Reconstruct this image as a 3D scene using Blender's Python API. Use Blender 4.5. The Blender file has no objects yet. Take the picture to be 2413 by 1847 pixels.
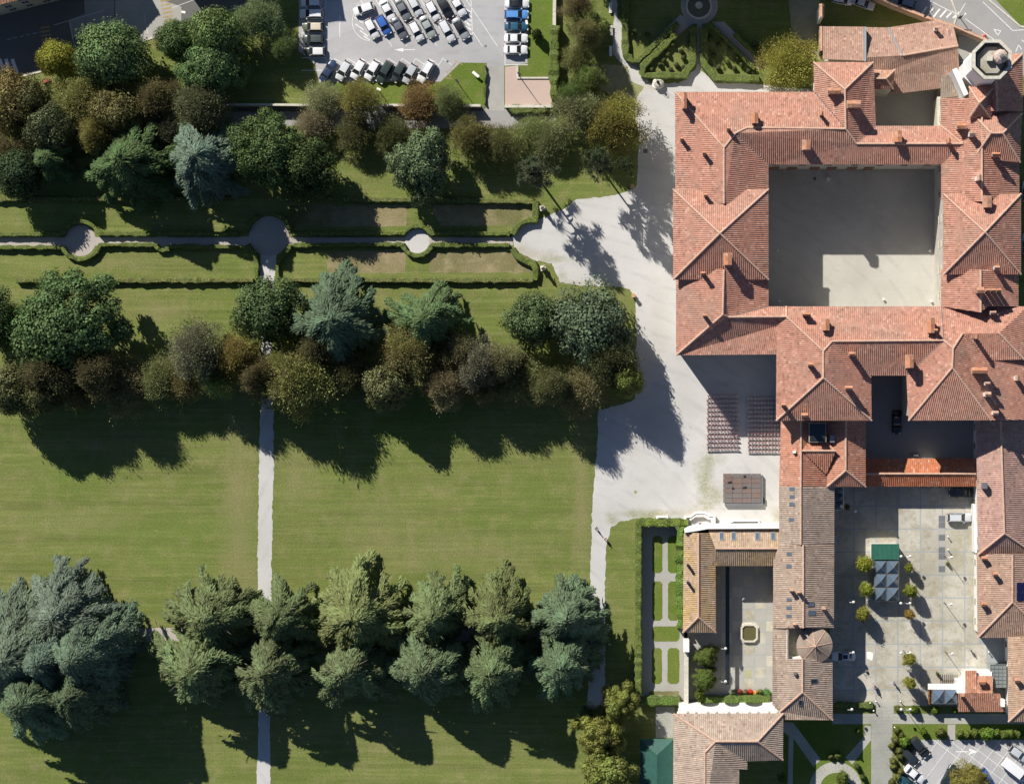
import bpy, math, random
import numpy as np
from mathutils import Vector, geometry
random.seed(7); RNG = np.random.default_rng(7)
sc = bpy.context.scene; col = sc.collection
# ---------------------------------------------------------------- camera, sky, sun
S = 0.08                       # metres per photograph pixel on the ground
HC = 400.0                     # flying height
NX, NY = (1556-1206.5)*S, 0.0  # point straight under the camera
cam = bpy.data.cameras.new('camera'); camo = bpy.data.objects.new('camera', cam); col.objects.link(camo)
camo.location = (NX, NY, HC)
cam.sensor_width = 36; cam.lens = 36*HC/(2413*S); cam.shift_x = -349.5/2413
cam.clip_start = 1; cam.clip_end = 3000
sc.camera = camo
SUN_EL, SUN_AZ = math.radians(38), math.radians(35.5)   # azimuth of the shadows, from the picture's bottom towards its right
w = bpy.data.worlds.new('World'); sc.world = w; w.use_nodes = True
nt = w.node_tree; nt.nodes.clear()
sky = nt.nodes.new('ShaderNodeTexSky'); sky.sky_type = 'NISHITA'; sky.sun_disc = False
sky.sun_elevation = SUN_EL; sky.sun_rotation = math.radians(360) - SUN_AZ
sky.altitude = 200; sky.air_density = 0.6; sky.dust_density = 0.25; sky.ozone_density = 3.0
bg = nt.nodes.new('ShaderNodeBackground'); bg.inputs[1].default_value = 0.078
wo = nt.nodes.new('ShaderNodeOutputWorld'); nt.links.new(sky.outputs[0], bg.inputs[0]); nt.links.new(bg.outputs[0], wo.inputs[0])
sl = bpy.data.lights.new('sun', 'SUN'); sl.energy = 5.0; sl.angle = math.radians(0.5); sl.color = (1, 0.95, 0.87)
so = bpy.data.objects.new('sun', sl); col.objects.link(so)
sdir = Vector((math.sin(SUN_AZ)*math.cos(SUN_EL), -math.cos(SUN_AZ)*math.cos(SUN_EL), -math.sin(SUN_EL)))
so.rotation_euler = sdir.to_track_quat('-Z', 'Y').to_euler(); so.location = (-60, 90, 110)
sc.view_settings.view_transform = 'Standard'; sc.view_settings.look = 'None'; sc.view_settings.gamma = 1
sc.view_settings.exposure = 0.36
# ---------------------------------------------------------------- coordinates
def P(px, py, z=0.0):
    gx, gy = (px-1206.5)*S, -(py-923.5)*S
    k = 1-z/HC
    return (NX+(gx-NX)*k, NY+(gy-NY)*k, z)
def Tile(x0, y0, s): return lambda x, y: (x0+x/s, y0+y/s)
a0 = Tile(0, 0, 3.652); a1 = Tile(600, 0, 3.652); t3 = Tile(1200, 0, 3.652); tr = Tile(1800, 0, 3.581)
m0 = Tile(0, 440, 3.652); m1 = Tile(600, 440, 3.652); m3 = Tile(1200, 440, 3.652); mr = Tile(1800, 440, 3.581)
b3 = Tile(1200, 900, 3.652); br = Tile(1800, 900, 3.581); c3 = Tile(1200, 1387, 3.652); cr = Tile(1800, 1387, 3.581)
D = Tile(0, 0, 1/1.0993); k6 = Tile(1560, 1600, 6.8)
# ---------------------------------------------------------------- materials
def nodes(name):
    m = bpy.data.materials.new(name); m.use_nodes = True; n = m.node_tree
    b = n.nodes['Principled BSDF']; return m, n, b
def N(n, t, **k):
    x = n.nodes.new(t)
    for a, v in k.items(): setattr(x, a, v)
    return x
def mathn(n, op, a, b=None, c=None):
    x = N(n, 'ShaderNodeMath', operation=op)
    for i, v in enumerate((a, b, c)):
        if v is None: continue
        if isinstance(v, (int, float)): x.inputs[i].default_value = v
        else: n.links.new(v, x.inputs[i])
    return x.outputs[0]
def mix(n, fac, a, b, mode='MIX'):
    x = N(n, 'ShaderNodeMix', data_type='RGBA', blend_type=mode)
    for i, v in ((0, fac), (6, a), (7, b)):
        if isinstance(v, (int, float)): x.inputs[i].default_value = v
        elif isinstance(v, tuple): x.inputs[i].default_value = (*v, 1) if len(v) == 3 else v
        else: n.links.new(v, x.inputs[i])
    return x.outputs[2]
def ramp(n, fac, a, b, lo=0.0, hi=1.0):
    x = N(n, 'ShaderNodeMapRange'); n.links.new(fac, x.inputs[0]); x.inputs[1].default_value = a; x.inputs[2].default_value = b
    x.inputs[3].default_value = lo; x.inputs[4].default_value = hi; return x.outputs[0]
def wpos(n, sx=1, sy=1, sz=1):
    t = N(n, 'ShaderNodeNewGeometry'); m = N(n, 'ShaderNodeMapping'); m.inputs[3].default_value = (sx, sy, sz)
    n.links.new(t.outputs['Position'], m.inputs[0]); return m.outputs[0]
def noise(n, vec, scale, detail=3, rough=.55):
    x = N(n, 'ShaderNodeTexNoise'); n.links.new(vec, x.inputs[0]); x.inputs['Scale'].default_value = scale
    x.inputs['Detail'].default_value = detail; x.inputs['Roughness'].default_value = rough; return x.outputs[0]
def bump(n, b, h, st=.4, dist=.05):
    x = N(n, 'ShaderNodeBump'); x.inputs[0].default_value = st; x.inputs[1].default_value = dist
    n.links.new(h, x.inputs[2]); n.links.new(x.outputs[0], b.inputs['Normal'])
def plain(name, c, rough=.7, metal=0, var=.15, scale=1.5):
    m, n, b = nodes(name); b.inputs['Roughness'].default_value = rough; b.inputs['Metallic'].default_value = metal
    f = noise(n, wpos(n), scale, 4); f = ramp(n, f, .3, .7, 1-var, 1+var)
    v = N(n, 'ShaderNodeVectorMath', operation='SCALE'); v.inputs[0].default_value = c; n.links.new(f, v.inputs[3])
    n.links.new(v.outputs[0], b.inputs['Base Color']); return m
def scaled(n, colr, f):
    v = N(n, 'ShaderNodeVectorMath', operation='SCALE')
    if isinstance(colr, tuple): v.inputs[0].default_value = colr
    else: n.links.new(colr, v.inputs[0])
    n.links.new(f, v.inputs[3]); return v.outputs[0]
def grass(name, c1, c2, dry, streak=True, bands=()):
    m, n, b = nodes(name); b.inputs['Roughness'].default_value = .9; b.inputs['Specular IOR Level'].default_value = .1
    big = ramp(n, noise(n, wpos(n), .05, 4, .6), .38, .62)
    c = mix(n, big, c1, c2)
    med = ramp(n, noise(n, wpos(n), .35, 5, .65), .48, .72)
    c = mix(n, mathn(n, 'MULTIPLY', med, .55), c, dry)
    st = noise(n, wpos(n, .10, 1.6, 1), .9, 5, .7)
    if streak:
        c = mix(n, ramp(n, st, .5, .75, 0, .5), c, dry)
        c = scaled(n, c, ramp(n, noise(n, wpos(n, .04, .55, 1), 1.0, 4, .6), .3, .7, .86, 1.14)); c = scaled(n, c, ramp(n, noise(n, wpos(n, .05, 2.2, 1), 1.0, 3, .7), .35, .65, .91, 1.09))
    for (px, py, rx, ry, a_, cc) in bands:
        q = P(px, py); mp = N(n, 'ShaderNodeMapping'); mp.inputs[1].default_value = (-q[0]/(rx*S), -q[1]/(ry*S), 0); mp.inputs[3].default_value = (1/(rx*S), 1/(ry*S), 0); g_ = N(n, 'ShaderNodeNewGeometry'); n.links.new(g_.outputs['Position'], mp.inputs[0])
        ln = N(n, 'ShaderNodeVectorMath', operation='LENGTH'); n.links.new(mp.outputs[0], ln.inputs[0]); d_ = mathn(n, 'ADD', ln.outputs['Value'], mathn(n, 'MULTIPLY', mathn(n, 'SUBTRACT', noise(n, wpos(n, 1, .4, 1), .5, 5, .7), .5), 2.4))
        c = mix(n, ramp(n, d_, 1.2, .1, 0, a_), c, cc)
    f = noise(n, wpos(n), 3.5, 4, .75)
    c = scaled(n, c, ramp(n, f, .3, .7, .68, 1.32))
    n.links.new(c, b.inputs['Base Color']); bump(n, b, f, .8, .12); return m
M = {}
DRY = (.225, .21, .095)
M['grass'] = grass('lawn_grass', (.130, .168, .040), (.160, .182, .054), (.25, .225, .105), bands=[(560, 1200, 50, 300, .8, DRY), (1370, 1180, 26, 280, .7, DRY), (700, 1120, 60, 100, .4, DRY), (1100, 1300, 220, 60, .45, DRY), (900, 1250, 120, 100, .35, DRY), (270, 1010+40, 120, 40, .4, DRY), (380, 730, 70, 30, .7, DRY), (180, 1230, 160, 30, .4, DRY),
  (400, 1250, 200, 60, .5, (.11, .17, .03)), (1000, 1000, 120, 60, .5, (.11, .17, .03)), (150, 1120, 120, 70, .4, (.11, .17, .03)), (1260, 1170, 60, 90, .45, (.11, .165, .03)), (900, 1720, 300, 50, .3, DRY), (250, 620, 130, 24, .5, DRY), (640, 1000, 60, 60, .3, (.12, .17, .03))])
M['grass2'] = grass('garden_grass', (.10, .155, .024), (.13, .17, .034), (.21, .20, .075), streak=False)
M['dry'] = grass('dry_bed_plants', (.27, .225, .125), (.12, .125, .045), (.40, .33, .20), streak=False)
def gravel(name, c, c2, amt=.5, stains=(), rnd=0, tracks=0):
    m, n, b = nodes(name); b.inputs['Roughness'].default_value = .95; b.inputs['Specular IOR Level'].default_value = .1
    x = mix(n, ramp(n, noise(n, wpos(n), .11, 5, .6), .42, .68, 0, amt), c, c2)
    x = mix(n, ramp(n, noise(n, wpos(n), .5, 5, .7), .5, .75, 0, amt*.7), x, c2)
    if tracks:                              # faint wheel and foot tracks
        wv = N(n, 'ShaderNodeTexWave', wave_type='RINGS', rings_direction='Z'); mp = N(n, 'ShaderNodeMapping'); q = P(1250, 1500); mp.inputs[1].default_value = (-q[0], -q[1], 0); g0 = N(n, 'ShaderNodeNewGeometry'); n.links.new(g0.outputs['Position'], mp.inputs[0]); n.links.new(mp.outputs[0], wv.inputs[0])
        wv.inputs['Scale'].default_value = .11; wv.inputs['Distortion'].default_value = 14; wv.inputs['Detail'].default_value = 3; wv.inputs['Detail Scale'].default_value = .25
        x = mix(n, mathn(n, 'MULTIPLY', ramp(n, wv.outputs[1], .72, .95, 0, tracks), ramp(n, noise(n, wpos(n), .3, 3), .4, .6)), x, tuple(k*.82 for k in c))
        x = scaled(n, x, ramp(n, noise(n, wpos(n), .035, 4, .6), .35, .65, .88, 1.06))
    if rnd:
        oi = N(n, 'ShaderNodeObjectInfo'); x = scaled(n, x, ramp(n, oi.outputs['Random'], 0, 1, 1-rnd, 1+rnd))
        x = mix(n, ramp(n, noise(n, wpos(n), .28, 6, .75), .48, .62, 0, .65), x, (.31, .275, .185)); x = mix(n, ramp(n, noise(n, wpos(n), .9, 5, .8), .53, .68, 0, .6), x, (.23, .22, .18))
    if stains:                              # weeds and worn earth growing into the gravel, each patch with its own soft outline
        g_ = N(n, 'ShaderNodeNewGeometry'); nz = noise(n, wpos(n), .45, 6, .7); fine = noise(n, wpos(n), 2.5, 4, .8)
        for (px, py, rx, ry, a_, cc) in stains:
            q = P(px, py); mp = N(n, 'ShaderNodeMapping'); mp.inputs[1].default_value = (-q[0]/(rx*S), -q[1]/(ry*S), 0); mp.inputs[3].default_value = (1/(rx*S), 1/(ry*S), 0); n.links.new(g_.outputs['Position'], mp.inputs[0])
            ln = N(n, 'ShaderNodeVectorMath', operation='LENGTH'); n.links.new(mp.outputs[0], ln.inputs[0])
            d_ = mathn(n, 'ADD', ln.outputs['Value'], mathn(n, 'MULTIPLY', mathn(n, 'SUBTRACT', nz, .5), 2.2)); m_ = ramp(n, d_, 1.15, .15, 0, a_); m_ = mathn(n, 'MULTIPLY', m_, ramp(n, fine, .35, .65, .35, 1.0)); x = mix(n, m_, x, cc)
    f = noise(n, wpos(n), 6, 4, .8); x = scaled(n, x, ramp(n, f, .3, .7, .86, 1.12))
    n.links.new(x, b.inputs['Base Color']); bump(n, b, f, .4, .04); return m
WEED, EARTH = (.24, .24, .10), (.36, .31, .22)
M['gravel'] = gravel('pale_gravel', (.545, .535, .52), (.47, .455, .42), .5, [(1662, 1135, 26, 75, .9, WEED), (1680, 1085, 34, 22, .6, WEED), (1690, 1175, 30, 35, .7, WEED), (1520, 1212, 75, 14, .95, WEED), (1600, 1208, 60, 10, .6, EARTH), (1640, 1205, 40, 30, .4, EARTH),
  (1250, 600, 60, 16, .7, EARTH), (1300, 612, 40, 12, .8, WEED), (1225, 585, 22, 22, .5, EARTH), (1380, 462, 60, 10, .6, EARTH), (1385, 668, 80, 9, .6, EARTH), (1324, 650, 14, 20, .6, WEED), (1830, 1215, 16, 22, .9, WEED), (1700, 905, 40, 10, .3, WEED), (1540, 205, 30, 14, .6, EARTH), (1490, 225, 14, 24, .6, WEED), (1444, 1225, 18, 14, .8, WEED), (1560, 1010, 120, 90, .16, EARTH), (1540, 400, 40, 120, .15, EARTH), (1550, 760, 30, 120, .15, EARTH)], tracks=.55)
M['gravel2'] = gravel('park_path_gravel', (.43, .39, .355), (.33, .30, .26))
M['court'] = gravel('court_gravel', (.49, .475, .43), (.41, .395, .35), .6, [(1990, 470, 110, 70, .6, (.33, .32, .30)), (2070, 560, 30, 60, .6, (.34, .33, .31)), (1860, 420, 60, 40, .5, (.34, .33, .29)), (2060, 395, 150, 14, .6, (.28, .27, .20))], tracks=.5)
M['dirt'] = gravel('worn_earth', (.40, .36, .25), (.22, .24, .09), .9)
M['moss'] = gravel('weedy_gravel', (.40, .39, .26), (.22, .24, .09), .9)
M['asphalt'] = gravel('old_asphalt', (.44, .435, .435), (.36, .355, .355), .6, tracks=.5)
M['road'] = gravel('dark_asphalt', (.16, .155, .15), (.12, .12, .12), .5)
M['street'] = gravel('street_asphalt', (.34, .33, .32), (.27, .26, .25), .5)
M['concrete'] = gravel('concrete_slab', (.50, .475, .41), (.36, .34, .27), .9, rnd=.09)
M['band'] = gravel('slab_joint_band', (.33, .36, .37), (.26, .28, .28), .6)
M['paving'] = gravel('grey_paving', (.40, .39, .36), (.30, .29, .26), .6)
M['pink'] = gravel('pink_paving', (.52, .40, .34), (.45, .36, .31), .5)
M['cobble'] = gravel('flagstone', (.44, .43, .38), (.28, .28, .24), .8)
M['slate'] = gravel('dark_paver', (.17, .18, .19), (.12, .12, .13), .5)
M['paint'] = plain('white_road_paint', (.74, .74, .72), .6, 0, .12)
M['ypaint'] = plain('yellow_road_paint', (.36, .25, .11), .6, 0, .3)
M['white'] = plain('white_render', (.80, .78, .74), .8, 0, .05, .6)
M['cream'] = plain('cream_render', (.52, .49, .43), .85, 0, .12, .5)
M['stone'] = plain('pale_stone', (.55, .52, .43), .85, 0, .18, 2)
M['brickred'] = plain('brick_red', (.40, .19, .12), .85, 0, .25, 3)
M['wallbrick'] = plain('old_wall', (.42, .35, .27), .9, 0, .2, 1)
M['metal'] = plain('grey_metal', (.35, .36, .36), .4, .7, .08)
M['dark'] = plain('dark_metal', (.03, .03, .033), .5, .3, .1)
M['wood'] = plain('brown_wood', (.22, .12, .07), .7, 0, .2)
M['globe'] = plain('white_globe', (.82, .80, .72), .3, 0, .03)
M['green_metal'] = plain('green_sheet', (.04, .165, .11), .5, .1, .12)
M['tarp'] = plain('dark_green_canvas', (.018, .085, .065), .6, 0, .15)
M['tyre'] = plain('rubber', (.02, .02, .02), .8, 0, .1)
M['lampglass'] = plain('clear_lens', (.75, .75, .72), .15, 0, .02)
M['redglass'] = plain('red_lens', (.35, .01, .01), .2, 0, .02)
M['bark'] = plain('bark', (.12, .095, .07), .95, 0, .3, 4)
M['deadwood'] = plain('pale_bark', (.42, .38, .32), .95, 0, .2, 4)
M['terracotta'] = plain('terracotta', (.50, .28, .15), .8, 0, .2)
M['skin'] = plain('skin', (.50, .33, .25), .6, 0, .03)
M['hair'] = plain('hair', (.05, .035, .02), .7, 0, .1)
def glass(name, c, r=.08):
    m, n, b = nodes(name); b.inputs['Base Color'].default_value = (*c, 1); b.inputs['Roughness'].default_value = r
    b.inputs['Specular IOR Level'].default_value = .8; return m
M['glass'] = glass('dark_glass', (.02, .025, .03)); M['skyglass'] = glass('roof_glass', (.10, .14, .19), .04)
M['greyglass'] = glass('grey_glass', (.20, .23, .22), .2)
M['water'] = glass('green_water', (.11, .10, .04), .08)
def objcol(name, rough=.35, spec=.5, coat=0, var=0.0):
    m, n, b = nodes(name); o = N(n, 'ShaderNodeObjectInfo'); c = o.outputs['Color']
    if var: c = scaled(n, c, ramp(n, noise(n, wpos(n), 1.2, 5, .7), .3, .7, 1-var, 1+var))
    n.links.new(c, b.inputs['Base Color']); b.inputs['Roughness'].default_value = rough
    b.inputs['Coat Weight'].default_value = coat; return m
M['paintwork'] = objcol('car_paint', .35, .5, .6); M['cloth'] = objcol('coloured_cloth', .85)
M['stagepanel'] = objcol('deck_panel', .6, .5, 0, .12); M['wallcol'] = objcol('wall_render', .85, .3, 0, .12)
def foliage(name, tr_=.3):
    m, n, b = nodes(name); o = N(n, 'ShaderNodeObjectInfo'); at = N(n, 'ShaderNodeAttribute', attribute_name='tint')
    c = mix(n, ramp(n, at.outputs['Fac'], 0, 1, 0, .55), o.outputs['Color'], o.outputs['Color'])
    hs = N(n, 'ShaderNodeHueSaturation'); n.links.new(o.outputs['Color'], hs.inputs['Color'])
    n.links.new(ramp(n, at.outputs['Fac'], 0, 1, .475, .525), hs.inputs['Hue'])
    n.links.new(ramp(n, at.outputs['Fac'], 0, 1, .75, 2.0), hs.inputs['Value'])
    n.links.new(hs.outputs[0], b.inputs['Base Color'])
    b.inputs['Roughness'].default_value = .7; b.inputs['Specular IOR Level'].default_value = .25
    t = N(n, 'ShaderNodeBsdfTranslucent'); n.links.new(hs.outputs[0], t.inputs[0])
    mx = N(n, 'ShaderNodeMixShader'); mx.inputs[0].default_value = tr_
    n.links.new(b.outputs[0], mx.inputs[1]); n.links.new(t.outputs[0], mx.inputs[2])
    n.links.new(mx.outputs[0], n.nodes['Material Output'].inputs[0]); return m
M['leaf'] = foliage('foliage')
def tiles(name, rib):
    m, n, b = nodes(name); b.inputs['Roughness'].default_value = .85; b.inputs['Specular IOR Level'].default_value = .2
    uv = N(n, 'ShaderNodeUVMap', uv_map='UVMap'); o = N(n, 'ShaderNodeObjectInfo')
    sp = N(n, 'ShaderNodeSeparateXYZ'); n.links.new(uv.outputs[0], sp.inputs[0])
    fu = mathn(n, 'FLOOR', mathn(n, 'DIVIDE', sp.outputs[0], .36)); fv = mathn(n, 'FLOOR', mathn(n, 'DIVIDE', sp.outputs[1], .45))
    cb = N(n, 'ShaderNodeCombineXYZ'); n.links.new(fu, cb.inputs[0]); n.links.new(fv, cb.inputs[1])
    wn = N(n, 'ShaderNodeTexWhiteNoise', noise_dimensions='2D'); n.links.new(cb.outputs[0], wn.inputs[0])
    base = o.outputs['Color']
    patch = noise(n, wpos(n), .16, 5, .65)
    c = mix(n, ramp(n, wn.outputs[0], .90, 1, 0, .55), base, (.60, .42, .33))       # pale replaced tiles
    c = mix(n, ramp(n, wn.outputs[0], .12, 0, 0, .45), c, (.20, .10, .07))           # dark old tiles
    c = mix(n, ramp(n, patch, .46, .72, 0, .55), c, rib or (.31, .235, .185))                  # lichen
    c = scaled(n, c, ramp(n, wn.outputs[0], 0, 1, .92, 1.08))
    c = scaled(n, c, ramp(n, noise(n, wpos(n), .9, 4, .7), .3, .7, .85, 1.15))
    n.links.new(c, b.inputs['Base Color'])
    # overlapping tile courses: a small step every 0.45 m up the slope
    fr = mathn(n, 'FRACT', mathn(n, 'DIVIDE', sp.outputs[1], .45)); bump(n, b, fr, .5, .04)
    return m
M['tile'] = tiles('clay_tiles', None); M['lichen'] = tiles('lichened_tiles', (.52, .34, .05))
def ivy(name, c1, c2):
    m, n, b = nodes(name); b.inputs['Roughness'].default_value = .85
    f = noise(n, wpos(n), 2.2, 5, .75); c = mix(n, ramp(n, f, .35, .65), c1, c2); n.links.new(c, b.inputs['Base Color']); bump(n, b, f, 1, .2); return m
M['hedgecore'] = ivy('hedge_inner', (.06, .085, .018), (.10, .13, .03))
# ---------------------------------------------------------------- builders
def link(name, me, parent=None, loc=(0, 0, 0), rz=0, color=None):
    o = bpy.data.objects.new(name, me); col.objects.link(o)
    o.location = loc; o.rotation_euler = (0, 0, rz)
    if parent: o.parent = parent
    if color: o.color = (*color, 1)
    return o
def tag(o, label=None, cat=None, group=None, kind=None):
    if label: o['label'] = label
    if cat: o['category'] = cat
    if group: o['group'] = group
    if kind: o['kind'] = kind
    return o
def thing(name, label, cat, loc=(0, 0, 0), rz=0, group=None):
    return tag(link(name, None, None, loc, rz), label, cat, group)
class MB:
    def __init__(s): s.v = []; s.f = []; s.mi = []; s.uv = []; s.m = 0; s.hasuv = False
    def poly(s, pts, uv=None):
        i = len(s.v); s.v += [tuple(p) for p in pts]; s.f.append(tuple(range(i, i+len(pts)))); s.mi.append(s.m)
        s.uv.append(uv)
        if uv: s.hasuv = True
    def ngon(s, pts):
        pv = [Vector(p) for p in pts]
        for t in geometry.tessellate_polygon([pv]):
            s.poly([pts[k] for k in (t if up(pts, t) else t[::-1])])
    def box(s, c, d, rz=0, taper=1.0):
        cx, cy, cz = c; hx, hy, hz = d[0]/2, d[1]/2, d[2]/2; ca, sa = math.cos(rz), math.sin(rz)
        q = []
        for z, t in ((-hz, 1), (hz, taper)):
            for x, y in ((-hx, -hy), (hx, -hy), (hx, hy), (-hx, hy)):
                x *= t; y *= t
                q.append((cx+x*ca-y*sa, cy+x*sa+y*ca, cz+z))
        i = len(s.v); s.v += q
        for f in ((3, 2, 1, 0), (4, 5, 6, 7), (0, 1, 5, 4), (1, 2, 6, 5), (2, 3, 7, 6), (3, 0, 4, 7)):
            s.f.append(tuple(i+k for k in f)); s.mi.append(s.m); s.uv.append(None)
    def tube(s, pts, rad, n=6, cap=True):
        rings = []
        for k, p in enumerate(pts):
            p = Vector(p); a = Vector(pts[max(k-1, 0)]); b = Vector(pts[min(k+1, len(pts)-1)])
            d = (b-a).normalized(); u = d.cross(Vector((0, 0, 1)) if abs(d.z) < .9 else Vector((1, 0, 0))).normalized(); v = d.cross(u)
            r = rad[k] if isinstance(rad, (list, tuple)) else rad
            rings.append(len(s.v)); s.v += [tuple(p+u*r*math.cos(t*2*math.pi/n)+v*r*math.sin(t*2*math.pi/n)) for t in range(n)]
        for a, b in zip(rings, rings[1:]):
            for t in range(n):
                s.f.append((a+t, a+(t+1) % n, b+(t+1) % n, b+t)); s.mi.append(s.m); s.uv.append(None)
        if cap:
            for a in (rings[0], rings[-1]): s.f.append(tuple(range(a, a+n))); s.mi.append(s.m); s.uv.append(None)
    def lathe(s, prof, c=(0, 0, 0), n=16, ph=0):
        rings = []
        for r, z in prof:
            rings.append(len(s.v)); s.v += [(c[0]+r*math.cos(ph+t*2*math.pi/n), c[1]+r*math.sin(ph+t*2*math.pi/n), c[2]+z) for t in range(n)]
        for a, b in zip(rings, rings[1:]):
            for t in range(n): s.f.append((a+t, a+(t+1) % n, b+(t+1) % n, b+t)); s.mi.append(s.m); s.uv.append(None)
        s.f.append(tuple(range(rings[-1], rings[-1]+n))); s.mi.append(s.m); s.uv.append(None)
    def mesh(s, name, mats, smooth=False):
        me = bpy.data.meshes.new(name); me.from_pydata(s.v, [], s.f)
        for m in (mats if isinstance(mats, (list, tuple)) else [mats]): me.materials.append(m)
        me.polygons.foreach_set('material_index', s.mi)
        if smooth: me.polygons.foreach_set('use_smooth', [True]*len(s.f))
        if s.hasuv:
            u = me.uv_layers.new(name='UVMap'); arr = []
            for f, q in zip(s.f, s.uv): arr += [c for p in (q or [(0, 0)]*len(f)) for c in p]
            u.data.foreach_set('uv', arr)
        me.update(); return me
    def build(s, name, mats, parent=None, world=False, smooth=False, color=None):
        o = link(name, s.mesh(name, mats, smooth), parent, color=color)
        if world and parent: o.location = tuple(-c for c in parent.location)
        return o
def up(pts, t):
    a, b, c = (Vector(pts[k]) for k in t); return (b-a).cross(c-a).z >= 0
def roughen(pts, amp, step=6):
    out = []
    for (x0, y0), (x1, y1) in zip(pts, pts[1:]+pts[:1]):
        L = math.hypot(x1-x0, y1-y0); k = max(1, int(L/step)); nx, ny = -(y1-y0)/max(L, 1e-6), (x1-x0)/max(L, 1e-6); off = 0
        for i in range(k):
            t = i/k
            off = 0 if i == 0 else off*.55+random.gauss(0, amp)*.6
            out.append((x0+(x1-x0)*t+nx*off, y0+(y1-y0)*t+ny*off))
    return out
def sheet(name, pts, lvl, mat, rough=0, kind='structure', step=6, parent=None):
    if rough: pts = roughen(pts, rough, step)
    mb = MB(); z = .004*lvl; mb.ngon([P(x, y, z) for x, y in pts])
    o = mb.build(name, M[mat] if isinstance(mat, str) else mat, parent)
    if not parent: tag(o, kind=kind)
    return o
def rect(x0, y0, x1, y1): return [(x0, y0), (x1, y0), (x1, y1), (x0, y1)]
def circ(x, y, r, n=28, a0_=0, a1_=360): return [(x+r*math.cos(math.radians(a0_+(a1_-a0_)*i/n)), y+r*math.sin(math.radians(a0_+(a1_-a0_)*i/n))) for i in range(n)]
ORD = ['first', 'second', 'third', 'fourth', 'fifth', 'sixth', 'seventh', 'eighth', 'ninth', 'tenth', 'eleventh', 'twelfth', 'thirteenth', 'fourteenth', 'fifteenth', 'sixteenth', 'seventeenth', 'eighteenth']
# ================================================================= GROUND
sheet('ground', [(-2600, -2600), (5000, -2600), (5000, 4400), (-2600, 4400)], 0, 'grass')
# forecourt of pale gravel and the drives leaving it
fore = [(1638, 166), (1646, 150), (1652, 168), (1672, 182), (1686, 196), (1800, 199), (1830, 206), (1925, 212), (1925, 260), (1700, 300), (1700, 800), (1850, 830), (1850, 1250), (1640, 1246),
        (1560, 1226), (1500, 1221), (1460, 1228), (1441, 1240), (1430, 1278), (1427, 1360), (1426, 1560), (1420, 1690), (1384, 1700), (1388, 1560), (1390, 1360), (1394, 1242), (1400, 1133), (1409, 1023), (1410, 966),
        (1470, 952), (1496, 940), (1500, 770), (1497, 703), (1484, 682), (1445, 674), (1374, 673), (1320, 666), (1308, 640), (1300, 620), (1262, 616), (1232, 600), (1212, 584), (1207, 566), (1207, 552), (1218, 536), (1240, 524), (1262, 520), (1300, 505),
        (1330, 492), (1358, 470), (1418, 465), (1473, 453), (1498, 440), (1501, 434), (1506, 330), (1498, 290), (1496, 240), (1512, 216), (1523, 197), (1560, 196), (1600, 196), (1620, 186), (1626, 172)]
sheet('forecourt', fore, 4, 'gravel', 1.5, step=5)
sheet('bench_path', [t3(*p) for p in [(860, -60), (880, 60), (905, 150), (890, 300), (895, 470), (950, 540), (1020, 570), (1050, 700), (1180, 760), (1200, 700), (1115, 640), (1110, 585), (1060, 560), (995, 490), (965, 420), (965, 200), (930, 140), (925, -60)]], 3, 'gravel', 1.2)
sheet('worn_ground', [t3(*p) for p in [(700, 560), (1000, 560), (1060, 700), (1180, 700), (1150, 800), (1060, 870), (880, 820), (760, 760)]], 2, 'dirt', 2.5)
sheet('garden_path', [(1644, 0), (1654, 0), (1655, 90), (1652, 172), (1640, 172), (1642, 90)], 3, 'gravel2', .6)
sheet('garden_path', [t3(1470, 130), t3(1600, 190), t3(1230, 480), t3(1110, 590), t3(1050, 560)], 3, 'gravel2', .6)
sheet('garden_path', [t3(1740, 190), t3(1850, 190), t3(2170, 520), t3(2150, 600), t3(2090, 560)], 3, 'gravel2', .6)
sheet('garden_path', circ(1648, 14, 44), 2, 'gravel2', .6)
# park walks
sheet('park_path', [(-400, 558), (150, 559), (560, 559), (600, 556), (640, 559), (1210, 560), (1210, 578), (640, 577), (560, 579), (-400, 580)], 3, 'gravel2', .5)
sheet('park_path', circ(189, 567, 37), 4, 'gravel2', .7); sheet('park_path', circ(383, 567, 15), 4, 'gravel2', .7)
sheet('park_path', circ(983, 568, 29), 4, 'gravel', .5); sheet('park_path', circ(634, 557, 47), 4, 'gravel2', .7)
sheet('park_path', [(615, 590), (652, 590), (646, 672), (640, 800), (643, 923), (645, 1055), (642, 1250), (640, 1407), (638, 1550), (636, 1650), (637, 1900), (604, 1900), (610, 1650), (607, 1407), (609, 1200), (611, 1055), (616, 923), (616, 800), (612, 672)], 3, 'gravel', 1.2, step=4)
sheet('park_path', [(-400, 1479), (1390, 1479), (1390, 1511), (-400, 1511)], 2, 'gravel2', 1.2)
sheet('north_path', [(330, 264), (1100, 262), (1145, 256), (1310, 258), (1310, 285), (1215, 304), (1100, 302), (820, 304), (750, 297), (330, 300)], 2, 'street', 1.2)
# parterre beds
for q in ([m1(630, 560), m1(1300, 540), m1(1295, 745), m1(630, 745)], [m1(1500, 560), m1(2400, 540), m1(2400, 740), m1(1500, 740)], [m1(300, 160), m1(1310, 155), m1(1300, 340), m1(300, 350)], [m1(1500, 160), m1(2400, 150), m1(2400, 330), m1(1600, 340)]):
    sheet('planting_bed', q, 1, 'dry', 1.2)
sheet('parterre_lawn', [(0, 590), (590, 585), (590, 655), (0, 655)], 1, 'grass', 0)
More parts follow.
